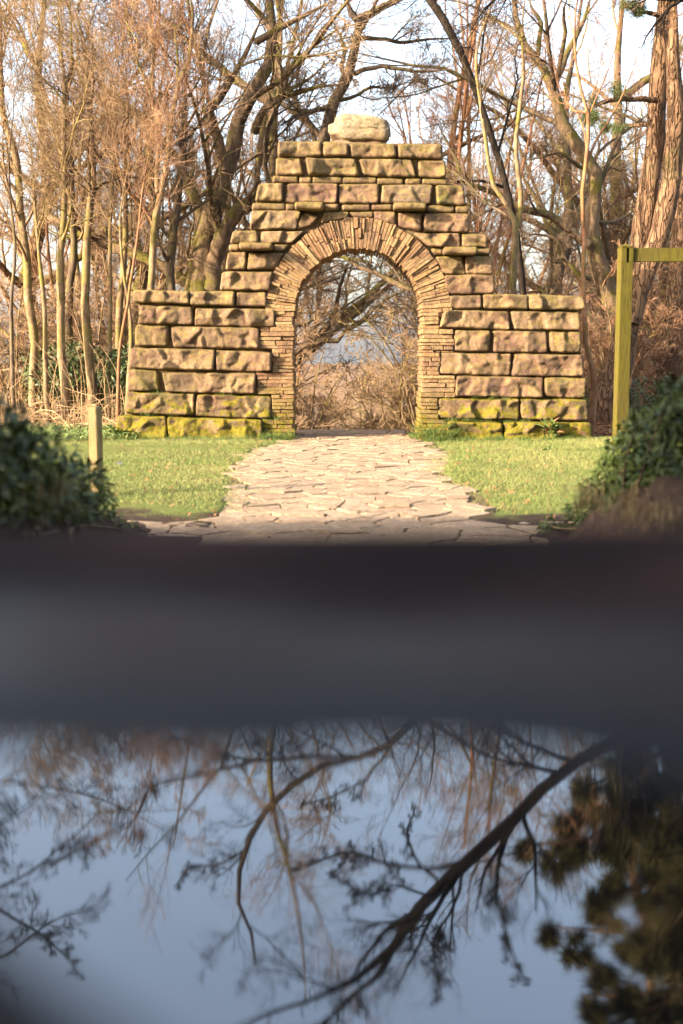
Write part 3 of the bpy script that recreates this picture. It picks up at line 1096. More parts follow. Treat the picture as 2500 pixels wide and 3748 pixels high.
# ------------------------------------------------------------------ tubes and trees
class Tubes:
    def __init__(self):
        self.g = {}

    def add(self, Pn, Rn, sides):
        """Pn (B,N,3), Rn (B,N)"""
        self.g.setdefault((Pn.shape[1], sides), []).append((Pn, Rn))

    def build(self):
        Vs, Qs, Ts, off = [], [], [], 0
        for (N, s), lst in self.g.items():
            Pn = np.concatenate([a for a, _ in lst]); Rn = np.concatenate([b for _, b in lst])
            B = len(Pn)
            if N == 2:              # fine twigs: slender three sided spikes
                T = Pn[:, 1] - Pn[:, 0]
                T /= np.linalg.norm(T, axis=-1, keepdims=True) + 1e-9
                Uv = np.cross(T, np.where(np.abs(T[:, :1]) > .8, np.array([[0, 1., 0]]), np.array([[1., 0, 0]])))
                Uv /= np.linalg.norm(Uv, axis=-1, keepdims=True) + 1e-9
                Wv = np.cross(T, Uv)
                a = np.arange(3) / 3 * 2 * np.pi
                ring = Pn[:, None, 0] + Rn[:, :1, None] * (np.cos(a)[None, :, None] * Uv[:, None] + np.sin(a)[None, :, None] * Wv[:, None])
                Vs.append(np.concatenate([ring, Pn[:, None, 1]], 1).reshape(-1, 3))
                Ts.append((np.array([[0, 1, 3], [1, 2, 3], [2, 0, 3]])[None] + (np.arange(B) * 4)[:, None, None]).reshape(-1, 3) + off)
                off += B * 4
                continue
            T = np.gradient(Pn, axis=1)
            T /= np.linalg.norm(T, axis=-1, keepdims=True) + 1e-9
            ref = np.zeros_like(T); ref[..., 0] = 1
            par = np.abs(T[:, 0, 0]) > .8
            ref[par] = (0, 1, 0)
            Uv = np.cross(T, ref); Uv /= np.linalg.norm(Uv, axis=-1, keepdims=True) + 1e-9
            Wv = np.cross(T, Uv)
            a = np.arange(s) / s * 2 * np.pi
            ring = Pn[:, :, None, :] + Rn[:, :, None, None] * (np.cos(a)[None, None, :, None] * Uv[:, :, None, :] + np.sin(a)[None, None, :, None] * Wv[:, :, None, :])
            Vs.append(ring.reshape(-1, 3))
            idx = np.arange(B * N * s).reshape(B, N, s) + off
            nxt = np.roll(idx, -1, axis=2)
            Qs.append(np.stack([idx[:, :-1], nxt[:, :-1], nxt[:, 1:], idx[:, 1:]], -1).reshape(-1, 4))
            off += B * N * s
        if Ts:
            return np.concatenate(Vs), [np.concatenate(Qs), np.concatenate(Ts)]
        return np.concatenate(Vs), np.concatenate(Qs)


def spline(pts, n):
    pts = np.asarray(pts, float)
    d = np.concatenate([[0], np.cumsum(np.linalg.norm(np.diff(pts[:, :3], axis=0), axis=1))])
    t = np.linspace(0, d[-1], n)
    # Catmull-Rom through non uniform knots via cubic hermite
    m = np.gradient(pts, d, axis=0)
    k = np.clip(np.searchsorted(d, t) - 1, 0, len(pts) - 2)
    h = (d[k + 1] - d[k])[:, None]
    u = ((t - d[k]) / (d[k + 1] - d[k]))[:, None]
    return (2 * u ** 3 - 3 * u ** 2 + 1) * pts[k] + (u ** 3 - 2 * u ** 2 + u) * h * m[k] + (-2 * u ** 3 + 3 * u ** 2) * pts[k + 1] + (u ** 3 - u ** 2) * h * m[k + 1]


def grow(Pn, Rn, n, ratio, ang=(30, 65), up=0.15, K=5, wig=0.18, rr=.65, rmax=1, tip=.0025, tmin=.2, absl=None, curve=0.05):
    B, N, _ = Pn.shape
    t = tmin + (1 - tmin) * (np.arange(n)[None] + RNG.random((B, n))) / n
    t = np.clip(t, 0, .995)
    f = t * (N - 1)
    i = np.minimum(f.astype(int), N - 2)
    w = (f - i)[..., None]
    b = np.arange(B)[:, None]
    p0, p1 = Pn[b, i], Pn[b, i + 1]
    pos = p0 * (1 - w) + p1 * w
    tan = p1 - p0
    tan /= np.linalg.norm(tan, axis=-1, keepdims=True) + 1e-9
    rad = Rn[b, i] * (1 - w[..., 0]) + Rn[b, i + 1] * w[..., 0]
    L = np.linalg.norm(np.diff(Pn, axis=1), axis=-1).sum(1)[:, None]
    ln = (L * ratio if absl is None else absl) * (1.1 - .65 * t) * RNG.uniform(.55, 1.25, (B, n))
    pos = pos.reshape(-1, 3); tan = tan.reshape(-1, 3); rad = rad.ravel(); ln = ln.ravel()
    M_ = len(pos)
    r = RNG.normal(size=(M_, 3))
    r -= (r * tan).sum(1, keepdims=True) * tan
    r /= np.linalg.norm(r, axis=1, keepdims=True) + 1e-9
    a = np.radians(RNG.uniform(ang[0], ang[1], M_))[:, None]
    d = np.cos(a) * tan + np.sin(a) * r
    d[:, 2] += up
    d /= np.linalg.norm(d, axis=1, keepdims=True)
    out = np.zeros((M_, K, 3))
    out[:, 0] = pos
    step = (ln / (K - 1))[:, None]
    drift = RNG.normal(size=(M_, 3)) * curve
    for k in range(1, K):
        out[:, k] = out[:, k - 1] + d * step
        d = d + RNG.normal(size=(M_, 3)) * wig + drift
        d[:, 2] += up * .35
        d /= np.linalg.norm(d, axis=1, keepdims=True)
    r0 = np.minimum(rad * rr, rmax)
    r0 = np.maximum(r0, tip * 1.3)
    R = r0[:, None] * (1 - np.linspace(0, 1, K)[None] * .8)
    R = np.maximum(R, tip)
    return out, R


BARK_SIDES = 10


def build_tree(name, base, stems, bark, twigmat, label, cat='tree', group=None, dens=1.0, br=(9, 7, 6, 4), ratios=(.38, .45, .5, .5),
               up=.15, ang=(30, 65), sides=10, tip=.0028, tmin=.25, wig=.16, lim_r=.05, twig_kind='twigs', trunk_bump=0.0, min_l=None):
    """stems: list of (pts(N,3), radii(N)); the first is the trunk"""
    root = thing(name, base, label, cat, group)
    tb, bb, tw = Tubes(), Tubes(), Tubes()
    S_, R_ = [], []
    for k, (pts, rad) in enumerate(stems):
        q = spline(np.column_stack([pts, rad]), 26)
        Pn, Rn = q[:, :3], np.maximum(q[:, 3], tip)
        ph = RNG.uniform(0, 6.28, 6)
        tt_ = np.linspace(0, 1, 26)[:, None]
        low = np.sin(tt_ * 17 + ph[:3]) * .35 + np.sin(tt_ * 31 + ph[3:]) * .2
        wob = RNG.normal(size=(26, 3)) * Rn[:, None] * .10 + low * np.minimum(Rn, .06)[:, None] * np.array([1, 1, .3]) * (.0 if sides > 20 else 1.0)
        Pn = Pn + wob
        if k == 0: Rn = Rn * (1 + .35 * np.exp(-np.arange(26) * .9))
        Rn = Rn * RNG.uniform(.93, 1.07, 26)
        tb.add(Pn[None], Rn[None], sides)
        S_.append(Pn); R_.append(Rn)
    S_ = np.array(S_); R_ = np.array(R_)
    n1 = max(2, int(round(br[0] * dens / len(stems))))
    a, ra = grow(S_, R_, n1, ratios[0], ang, up, 8, wig, .5, lim_r, tip * 1.6, tmin, curve=.06)
    bb.add(a, ra, 5)
    b, rb = grow(a, ra, br[1], ratios[1], ang, up * .7, 5, wig * 1.1, .6, .02, tip * 1.2, .15)
    bb.add(b, rb, 4)
    c, rc = grow(b, rb, br[2], ratios[2], (25, 65), up * .5, 4, wig * 1.2, .65, .009, tip, .12)
    tw.add(c, rc, 3)
    if br[3]:
        d, rd = grow(c, rc, br[3], ratios[3], (25, 60), up * .4, 2, wig * 1.2, .8, .005, tip * .95, .1)
        tw.add(d, rd, 3)
    v, q = tb.build()
    if trunk_bump:
        nn = np.array([mnoise.fractal((x * 13, y_ * 13, z * 2.6), 1, 2, 4) for x, y_, z in v])
        # push along the radial direction, approximated per ring by smooth normals of the mesh
        ctr = v.reshape(-1, sides, 3).mean(1, keepdims=True)
        dv = v.reshape(-1, sides, 3) - ctr
        v = (ctr + dv * (1 + trunk_bump * nn.reshape(-1, sides, 1))).reshape(-1, 3)
    part('trunk', v, q, bark, root, True)
    v, q = bb.build()
    part('branches', v, q, twigmat[0], root, True, kind='stuff')
    v, q = tw.build()
    part(twig_kind, v, q, twigmat[1], root, False, kind='stuff')
    return root, (a, ra, b, rb, c, rc)


def px_stem(pts, Y, r, dY=0.0):
    """pts px list, r px at start and end, Y depth; converts to world polyline"""
    n = len(pts)
    ys = [Y + dY * i / (n - 1) for i in range(n)]
    W = np.array([P(x, y_, yy) for (x, y_), yy in zip(pts, ys)])
    if isinstance(r, (tuple, list)) and len(r) == n: R = np.array(r, float)
    else: R = np.linspace(r[0], r[1], n)
    if len(pts) > 3 and not (isinstance(r, (tuple, list)) and len(r) == n): R[-1] *= .35; R[-2] *= .8
    return W, R * np.array(ys) / F


def to_ground(W, R, grow_r=1.1):
    """carry the foot of a stem to the ground"""
    p = W[0].copy()
    g = float(gh(p[0], p[1])) - .08
    if p[2] > g + .1:
        d = W[0] - W[1]
        k = (p[2] - g) / max(.2, -d[2]) if d[2] < 0 else 1
        f = np.array([p[0] + d[0] * min(k, 2) * .5, p[1] + d[1] * .2, g])
        W = np.concatenate([f[None], W]); R = np.concatenate([[R[0] * grow_r], R])
    return W, R


def extend(W, R, top, r_end=.008, lean=(0, 0), n=5):
    p = W[-1]
    d = (W[-1] - W[-2]); d = d / np.linalg.norm(d)
    if d[2] < .3: d = np.array([d[0], d[1], .5]); d /= np.linalg.norm(d)
    h = top - p[2]
    if h <= .3: return W, R
    out, rr = [], []
    for k in range(1, n + 1):
        t = k / n
        out.append(p + np.array([d[0] / d[2] * h * t * (1 - .4 * t) + lean[0] * t * t + random.uniform(-.4, .4) * t, d[1] / d[2] * h * t * .4 + lean[1] * t * t + random.uniform(-.3, .3), h * t]))
        rr.append(R[-1] + (r_end - R[-1]) * t)
    return np.concatenate([W, np.array(out)]), np.concatenate([R, rr])


Z1 = lambda l: [(x * .574, y_ * .574) for x, y_ in l]
Z2 = lambda l: [(800 + x * .574, y_ * .574) for x, y_ in l]
Z3 = lambda l: [(1600 + x * .574, y_ * .574) for x, y_ in l]
Z4 = lambda l: [(1050 + x * .3253, 880 + y_ * .3253) for x, y_ in l]
TW_T = (M['twig'], M['twig']); TW_R = (M['redbark'], M['twig_red']); TW_D = (M['darkbark'], M['twig_dark']); TW_K = (M['silhouettebark'], M['twig_silhouette']); TW_G = (M['twig_green'], M['twig'])


def traced(name, label, Y, trunk, r, bark, tw, limbs=(), top=9.0, group='slender bare trees of the thicket', lean=(0, 0), **kw):
    W, R = px_stem(trunk, Y, r)
    W, R = to_ground(W, R)
    W, R = extend(W, R, top, lean=lean)
    st = [(W, R)]
    for l in limbs:
        lp, lr, ly, ldy = l[:4]
        w2, r2 = px_stem(lp, ly, lr, ldy)
        if len(l) > 4: w2, r2 = extend(w2, r2, l[4])
        st.append((w2, r2))
    return build_tree(name, tuple(W[0]), st, bark, tw, label, group=group, **kw)


thin = dict(br=(16, 8, 7, 4), up=.22, ang=(28, 62), ratios=(.30, .62, .68, .7), tmin=.36, tip=.0023)
traced('slender_tree', 'leaning pale stem at the left edge of the photo, curving out at the top', 18.2,
       Z1([(190, 1880), (165, 1560), (120, 1250), (75, 900), (40, 780), (12, 600), (2, 380), (0, 150), (-5, 0)]), (15, 7), M['birch'], TW_T, top=6.3, **thin)
traced('slender_tree', 'straight mossy stem that forks in two high up, second pale stem from the left', 17.6,
       Z1([(392, 1900), (390, 1650), (400, 1350), (412, 1000), (415, 700), (412, 530), (385, 300), (375, 0)]), (14, 6), M['birch'], TW_G,
       limbs=[(Z1([(412, 530), (448, 470), (456, 250), (450, 0)]), (8, 5), 17.6, 0.3, 6.4)], top=6.3, **thin)
traced('slender_tree', 'darker stem standing just behind and right of the forked mossy stem', 19.5,
       Z1([(450, 1900), (462, 1500), (452, 1000), (440, 780), (432, 500)]), (15, 6), M['darkbark'], TW_T, top=6.3, **thin)
traced('slender_tree', 'smooth pale stem bowing gently, left of the stem with the orange fork', 17.9,
       Z1([(555, 1900), (550, 1600), (576, 1200), (588, 800), (570, 550), (540, 300), (490, 0)]), (15, 8), M['birch'], TW_D, top=6.3, **thin)
traced('slender_tree', 'thin straight stem with a knotty top in the middle of the thicket', 18.8,
       Z1([(770, 1900), (790, 1500), (805, 1100), (815, 700), (812, 500)]), (12, 5), M['birch'], TW_R, top=7.5, **thin)
traced('slender_tree', 'golden stem just above the left end of the wall with an orange limb forking left', 17.3,
       Z1([(965, 1830), (985, 1400), (1030, 1200), (1075, 950), (1110, 700), (1140, 550), (1190, 440), (1215, 250), (1228, 80), (1232, 0)]), (13, 6), M['birch'], TW_R,
       limbs=[(Z1([(1000, 1230), (1008, 950), (968, 650), (920, 500), (845, 300), (815, 180), (800, 0)]), (8, 5), 17.3, .5, 6.4),
              (Z1([(1140, 560), (1130, 350), (1110, 150), (1120, 0)]), (5, 3), 17.3, .3, 6.4)], top=6.3, **thin)
traced('slender_tree', 'dark grey stem rising beside the mossy oak above the left wall', 18.4,
       Z1([(1095, 1830), (1120, 1350), (1160, 1000), (1185, 600), (1190, 450)]), (17, 8), M['darkbark'], TW_D, top=6.3, **thin)
traced('slender_tree', 'very thin twisting stem between the bowed stem and the knotty stem', 18.0,
       Z1([(700, 1850), (712, 1300), (735, 950), (745, 700)]), (7, 3), M['birch'], TW_T, top=6, **thin)
traced('slender_tree', 'thin green stem close right of the leaning stem at the left edge', 17.4,
       Z1([(272, 1900), (250, 1650), (232, 1400), (215, 1150), (190, 850)]), (8, 3), M['birch'], TW_G, top=6.5, **thin)
traced('slender_tree', 'thin dark stem at the far left with low crooked branches', 17.1,
       Z1([(75, 2100), (70, 1950), (95, 1600), (70, 1300), (60, 1000), (90, 600)]), (7, 3), M['darkbark'], TW_D, top=7, **thin)
traced('slender_tree', 'reddish sapling leaning right just left of the wall end', 16.6,
       [(432, 1440), (440, 1250), (470, 1100), (500, 900), (520, 700), (560, 500)], (7, 3), M['redbark'], TW_R, top=6, **thin)
traced('slender_tree', 'crooked bare sapling rising beside the left end of the wall', 16.9,
       [(470, 1400), (480, 1250), (475, 1150), (455, 1000), (440, 800), (470, 600)], (9, 3), M['birch'], TW_T, top=6, **thin)
# mossy oak behind the left shoulder of the arch
oak, _ = traced('oak_tree', 'big leaning oak with mossy limbs behind the left shoulder of the arch', 19.5,
       [(730, 1560), (722, 1050), (745, 900), (790, 760), (835, 610), (860, 499), (903, 367), (958, 298), (984, 200), (978, 0)],
       (62, 56, 46, 40, 34, 29, 26, 23, 20, 15), M['oak'], (M['oak'], M['twig']), group=None,
       limbs=[([(770, 1060), (800, 900), (850, 800), (930, 735), (1010, 690), (1090, 650)], (34, 18), 19.3, -.6),
              ([(745, 900), (715, 740), (660, 610), (580, 500), (480, 420), (400, 330)], (24, 8), 19.5, 1.2),
              ([(722, 1050), (560, 960), (420, 905), (300, 860), (200, 800), (130, 760)], (22, 15), 19.5, .6),
              ([(830, 620), (800, 500), (760, 420), (820, 335), (900, 200), (960, 60)], (16, 9), 19.4, -1, 9),
              ([(932, 488), (972, 395), (1080, 340), (1160, 320), (1260, 305)], (16, 5), 19.3, -1),
              ([(972, 395), (1040, 345), (1140, 280), (1210, 220)], (10, 4), 19.2, -.5),
              ([(935, 150), (1010, 110), (1120, 55), (1215, 5)], (14, 8), 19.0, -.6, 8),
              (Z4([(-250, 1500), (20, 1330), (110, 1240), (220, 1170), (340, 1150), (440, 1125), (560, 1142), (605, 1100), (625, 1050), (700, 990), (770, 965), (880, 880), (1000, 760), (1150, 650), (1340, 560), (1500, 480)]), (11, 2.5), 19.2, .6),
              (Z4([(-250, 1000), (0, 960), (110, 950), (200, 940), (340, 880), (520, 820), (640, 750), (760, 670), (900, 590), (1050, 500), (1250, 400), (1380, 290)]), (7, 2), 19.0, .6),
              (Z4([(-150, 560), (0, 520), (160, 465), (330, 390), (500, 310), (650, 230)]), (5, 2.5), 19, .6),
              (Z4([(-150, 830), (110, 810), (400, 812), (540, 790), (700, 840)]), (5, 2), 19.1, .3),
              (Z4([(-200, 640), (100, 570), (330, 500), (560, 430), (720, 330)]), (5, 2.5), 19.3, .4)],
       top=11.5, lean=(.5, 0), br=(80, 8, 7, 4), up=.12, ratios=(.36, .6, .68, .7), tip=.0024)
# tree behind the boulder
traced('bare_tree', 'dark crooked tree directly behind the boulder with arms spread wide', 20.5,
       Z2([(260, 2650), (275, 2150), (360, 1650), (560, 1200), (680, 860), (740, 660), (780, 540), (865, 470), (872, 330), (882, 200), (890, 130), (980, 70), (1130, 0)]),
       (30, 28, 26, 24, 22, 20, 19, 18, 16, 15, 15, 13, 11), M['darkbark'], TW_D, group=None,
       limbs=[(Z2([(885, 130), (835, 80), (815, 20), (800, -30)]), (11, 8), 20.5, .2, 10),
              (Z2([(870, 470), (940, 440), (1050, 425), (1150, 440), (1260, 455), (1390, 450), (1480, 440)]), (9, 4), 20.5, -.8),
              (Z2([(885, 245), (1000, 245), (1150, 268), (1350, 250), (1568, 240)]), (9, 4), 20.5, .8),
              (Z2([(740, 670), (620, 705), (520, 730), (460, 765), (430, 880)]), (11, 7), 20.5, -.8),
              (Z2([(770, 640), (880, 610), (960, 560), (1100, 560), (1250, 500)]), (7, 3), 20.5, .8),
              (Z2([(790, 520), (790, 420), (800, 300), (760, 200), (700, 150)]), (10, 4), 20.4, .5)],
       top=8.2, tip=.0024, lean=(-.3, 0), br=(56, 8, 7, 4), up=.1, ratios=(.40, .6, .68, .7))
# right hand trees
traced('slender_tree', 'dark forked sapling standing behind the right part of the wall', 17.2,
       Z3([(488, 1870), (500, 1600), (508, 1450), (478, 1370), (430, 1285), (362, 1180), (312, 950), (272, 650), (252, 350), (300, 150), (365, 0)]), (12, 12, 12, 9, 8, 8, 7, 6, 5, 4, 3), M['birch'], TW_D,
       limbs=[(Z3([(508, 1450), (535, 1290), (520, 1100), (500, 950), (530, 700), (548, 450), (540, 250), (560, 0)]), (10, 5), 17.2, .3, 8.5),
              (Z3([(540, 260), (460, 190), (380, 140), (250, 110)]), (5, 2), 17.3, .4)], top=6.3, **thin)
traced('bare_tree', 'large dark tree with a winding trunk and a mossy low limb, right of the arch', 19.8,
       Z3([(1110, 1900), (1010, 1640), (950, 1470), (985, 1300), (1010, 1130), (960, 1010), (880, 900), (790, 760), (755, 600), (735, 520), (650, 400), (560, 280), (510, 150), (490, 0)]),
       (38, 32, 30, 24, 23, 24, 22, 21, 20, 18, 14, 13, 11, 9), M['oak'], TW_D, group=None,
       limbs=[(Z3([(960, 1560), (880, 1500), (800, 1430), (720, 1370), (620, 1355), (540, 1320), (430, 1265), (330, 1215), (230, 1180), (165, 1150), (125, 1030), (60, 900), (10, 800)]), (17, 4), 19.6, -1.0),
              (Z3([(745, 540), (790, 420), (850, 310), (900, 220), (940, 110), (970, 0)]), (13, 7), 19.7, .8, 9.5),
              (Z3([(780, 480), (800, 330), (820, 180), (800, 80), (830, 0)]), (9, 6), 19.7, -.8, 9.5),
              (Z3([(930, 1080), (870, 1030), (780, 975), (680, 1000), (560, 1025)]), (8, 3), 19.6, -.6),
              (Z3([(640, 350), (650, 240), (660, 150), (610, 60), (590, 0)]), (9, 6), 19.9, .6, 9),
              (Z3([(985, 1780), (890, 1740), (800, 1600), (780, 1540), (680, 1500), (560, 1490)]), (9, 4), 19.4, -.6),
              (Z3([(970, 1395), (1080, 1420), (1180, 1390), (1290, 1320)]), (8, 5), 19.8, .8)],
       tip=.0024, top=10.5, br=(60, 8, 7, 4), up=.1, ratios=(.36, .6, .68, .7))
traced('slender_tree', 'thin red barked stem right beside the right end of the wall', 16.5,
       [(2170, 1490), (2178, 1380), (2150, 1300), (2143, 1180), (2133, 1000), (2135, 900), (2131, 720), (2146, 600), (2150, 400), (2125, 320), (2105, 200), (2110, 0)],
       (12, 12, 10, 9, 8, 8, 7, 7, 6, 5, 4, 3), M['redbark'], TW_R,
       limbs=[([(2150, 600), (2190, 500), (2240, 420), (2300, 300), (2350, 150)], (5, 2), 16.5, .4, 7),
              ([(2148, 410), (2100, 405), (2075, 380), (2065, 320)], (5, 3), 16.5, .2)], top=7.5, **thin)
# pines
pine_kw = dict(br=(22, 5, 5, 3), up=.0, ang=(55, 90), ratios=(.24, .4, .45, .5), tmin=.5, sides=22, lim_r=.06, trunk_bump=.16)


def needles_for(root, c, rc, n, seed, hmin=4.0, mat='needle', K=13, size=1.0):
    """tufts of needles along the outer twigs"""
    rg = np.random.default_rng(seed)
    tips = c[:, [1, 2, 3]].reshape(-1, 3)
    dirs = (c[:, [1, 2, 3]] - c[:, [0, 1, 2]]).reshape(-1, 3)
    sel = rg.permutation(len(tips))[:n]
    sel = sel[tips[sel, 2] > hmin]
    tips, dirs = tips[sel], dirs[sel]
    dirs /= np.linalg.norm(dirs, axis=1, keepdims=True) + 1e-9
    d = rg.normal(size=(len(tips), K, 3)) * .75 + dirs[:, None] * 1.0
    d /= np.linalg.norm(d, axis=-1, keepdims=True)
    s = rg.normal(size=d.shape); s -= (s * d).sum(-1, keepdims=True) * d
    s /= np.linalg.norm(s, axis=-1, keepdims=True)
    p = tips[:, None] + rg.normal(size=d.shape) * .03
    ln = rg.uniform(.07, .13, d.shape[:2] + (1,)) * size
    A = p - s * .004 * size; B_ = p + s * .004 * size; C_ = p + d * ln
    V = np.stack([A, B_, C_], 2).reshape(-1, 3)
    T = np.arange(len(V)).reshape(-1, 3)
    part('needles', V, T, M[mat], root, kind='stuff')


pine, br_ = traced('pine_tree', 'stout pine leaning right behind the signpost with furrowed brown bark, two stems', 18.6,
       [(2222, 1500), (2250, 1400), (2295, 1200), (2345, 950), (2372, 750), (2395, 550), (2412, 300), (2425, 100), (2432, 0)],
       (50, 46, 46, 40, 37, 35, 32, 30, 29), M['pinebark'], TW_D, group='pines right of the arch',
       limbs=[([(2300, 1180), (2370, 960), (2430, 800), (2462, 631), (2470, 400), (2466, 200), (2468, 0)], (40, 26), 18.5, -.3, 12),
              ([(2405, 367), (2320, 362), (2230, 368), (2160, 395), (2130, 410)], (11, 5), 18.4, -.8),
              ([(2400, 455), (2300, 460), (2230, 465), (2180, 430)], (8, 3), 18.7, .5),
              ([(2420, 60), (2350, 40), (2290, 25)], (9, 4), 18.5, -.4)], top=13, **pine_kw)
needles_for(pine, br_[4], br_[5], 500, 3, 3.6)
pine2, br_ = traced('pine_tree', 'reddish pine trunk half cut off by the right edge of the photo', 21.5,
       [(2448, 1330), (2465, 1150), (2490, 900), (2515, 600), (2535, 300), (2550, 0)], (36, 34, 32, 30, 28, 26), M['pinebark'], TW_D, group='pines right of the arch', top=13, **pine_kw)
needles_for(pine2, br_[4], br_[5], 700, 4, 4.2)
# a pine out of frame whose low crown hangs in the puddle's mirror, and the tree that holds the big limb
Wp = np.array([(6.3, 17.0, -.1), (6.2, 16.9, 4), (6.0, 16.9, 8), (5.9, 17.0, 13.0)])
pl_ = []
for k in range(20):
    z = 5.9 + .36 * k
    rs_ = random.Random(400 + k)
    e = np.array([rs_.uniform(2.9, 4.5) + .07 * max(0, k - 8), 16.9 + rs_.uniform(-1.6, 1.4), z + rs_.uniform(.2, .7)])
    a = np.array([6.05, 16.9, z])
    pl_.append((np.array([a, a * .6 + e * .4 + np.array([0, 0, -.1]), e]), np.array([.08, .05, .02])))
pine3, br_ = build_tree('pine_tree', tuple(Wp[0]), [(Wp, np.array([.28, .24, .2, .08]))] + pl_,
       M['pinebark'], TW_D, 'dense pine whose dark crown shows mirrored at the right of the puddle', 'tree', 'pines right of the arch', br=(110, 8, 5, 0), up=.02, ang=(40, 85), ratios=(.30, .5, .5, .5), tmin=.3, sides=12)
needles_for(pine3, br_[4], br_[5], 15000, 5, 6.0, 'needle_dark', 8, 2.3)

Yl = 13.5
f8 = 1.5944
limb1 = [PR(x * f8, y_ * f8, Yl + dy) for x, y_, dy in ((1420, 1690, .3), (1270, 1785, .2), (1165, 1900, .1), (1060, 1990, 0), (960, 2085, -.1), (890, 2190, -.2), (800, 2262, -.4), (700, 2300, -.6), (570, 2345, -.8), (430, 2440, -1))]
limb1b = [PR(x * f8, y_ * f8, Yl + dy) for x, y_, dy in ((930, 2110, -.1), (880, 2220, 0), (800, 2300, .2), (720, 2365, .4), (640, 2450, .6))]
limb1c = [PR(x * f8, y_ * f8, Yl + dy) for x, y_, dy in ((1080, 1975, 0), (980, 2000, .3), (880, 1985, .5), (800, 1960, .8), (700, 1990, 1))]
limb1e = [PR(x * f8, y_ * f8, Yl + dy) for x, y_, dy in ((1010, 2035, 0), (960, 1990, .2), (930, 1920, .4), (950, 1850, .6))]
limb1f = [PR(x * f8, y_ * f8, Yl + dy) for x, y_, dy in ((1030, 2015, 0), (990, 2060, -.3), (900, 2040, -.6), (840, 2060, -.9), (760, 2010, -1.1))]
limb1g = [PR(x * f8, y_ * f8, Yl + dy) for x, y_, dy in ((1060, 1990, 0), (1040, 2080, .3), (990, 2170, .6), (1010, 2300, .8))]
limb1d = [PR(x * f8, y_ * f8, Yl + dy) for x, y_, dy in ((1180, 1890, 0), (1140, 2000, -.3), (1150, 2120, -.5), (1200, 2260, -.8))]
tr = np.array([(6.4, 13.6, -.1), (6.3, 13.6, 1.6), (5.9, 13.7, 3.0)] + [limb1[0] * .5 + np.array((5.4, 13.7, 4.0)) * .5])
pxr = Yl / F * f8
st0 = np.concatenate([tr, np.array(limb1)])
r0 = np.concatenate([[.30, .26, .2, .17], np.array([15, 15, 15, 16, 15, 11, 7, 5, 3.5, 2]) * pxr])
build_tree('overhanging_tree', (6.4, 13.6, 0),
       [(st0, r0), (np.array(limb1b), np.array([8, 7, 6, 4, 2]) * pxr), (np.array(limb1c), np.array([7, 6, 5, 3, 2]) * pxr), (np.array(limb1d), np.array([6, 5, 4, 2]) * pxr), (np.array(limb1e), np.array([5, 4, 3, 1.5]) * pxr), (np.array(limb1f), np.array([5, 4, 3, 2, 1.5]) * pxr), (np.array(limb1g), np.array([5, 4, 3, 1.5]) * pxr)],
       M['silhouettebark'], TW_K, 'bare tree whose heavy limb sweeps across the mirror image in the puddle', 'tree', br=(105, 8, 8, 4), up=.1, ratios=(.17, .6, .68, .7), tmin=.40, sides=10, tip=.002)
limb2 = [PR(x * f8, y_ * f8, 18.5) for x, y_ in ((980, 1600), (870, 1715), (740, 1755), (660, 1810), (605, 1870), (570, 1945), (552, 2010), (550, 2080), (580, 2150), (590, 2220))]
limb2b = [PR(x * f8, y_ * f8, 18.5) for x, y_ in ((860, 1725), (720, 1735), (580, 1745), (470, 1720), (390, 1690))]
limb2c = [PR(x * f8, y_ * f8, 18.4) for x, y_ in ((890, 1710), (830, 1790), (760, 1830), (690, 1850))]
limb2d = [PR(x * f8, y_ * f8, 18.6) for x, y_ in ((570, 1945), (500, 1985), (440, 1990), (400, 2040))]
limb2e = [PR(x * f8, y_ * f8, 18.6) for x, y_ in ((590, 1745), (460, 1775), (350, 1800), (300, 1890), (220, 1930), (120, 1990))]
pxr = 18.5 / F * f8
tr = np.array([(3.0, 19.2, -1.6), (2.75, 19.0, 2.0), (2.2, 18.8, 4.4)])
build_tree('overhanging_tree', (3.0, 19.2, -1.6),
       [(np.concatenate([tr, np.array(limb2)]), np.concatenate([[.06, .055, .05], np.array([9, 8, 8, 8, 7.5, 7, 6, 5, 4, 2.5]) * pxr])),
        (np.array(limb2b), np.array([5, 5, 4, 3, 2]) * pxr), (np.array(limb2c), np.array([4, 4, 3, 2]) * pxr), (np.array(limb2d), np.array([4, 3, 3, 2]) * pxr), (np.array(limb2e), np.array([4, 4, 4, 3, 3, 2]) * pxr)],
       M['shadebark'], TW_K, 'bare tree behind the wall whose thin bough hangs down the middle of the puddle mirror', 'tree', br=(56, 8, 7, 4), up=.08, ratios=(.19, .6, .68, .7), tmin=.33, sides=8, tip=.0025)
# tree out of frame at the left, blackened to look shaded, whose budded twigs show at the left of the mirror
pxr = 19.0 / F * f8
dl = [[(-420, 2250), (-200, 2130), (-60, 2060), (60, 2010), (150, 1940), (230, 1860)], [(-420, 2350), (-150, 2260), (20, 2190), (130, 2110), (230, 2080)], [(-420, 2150), (-150, 2000), (0, 1900), (90, 1830), (130, 1770)],
      [(-60, 2060), (40, 2110), (120, 2160), (190, 2240)], [(-420, 2050), (-200, 1880), (0, 1800), (140, 1810), (260, 1840), (380, 1900)]]
dst = [(np.array([(-7.4, 19.5, -.1), (-7.3, 19.4, 4), (-7.1, 19.2, 8), (-7.0, 19.2, 10.5)]), np.array([.2, .16, .12, .03]))]
for k, l in enumerate(dl):
    w_ = np.array([PR(x * f8, y_ * f8, 19.0 + .25 * k) for x, y_ in l])
    dst.append((w_, np.linspace(5, 1.5, len(w_)) * pxr))
build_tree('overhanging_tree', (-7.4, 19.5, 0), dst, M['silhouettebark'], TW_K, 'budding tree blackened as if shaded, its twigs show at the left of the puddle mirror', 'tree', br=(60, 7, 7, 4), up=.08, ratios=(.22, .6, .65, .7), tmin=.35, sides=8, tip=.003)
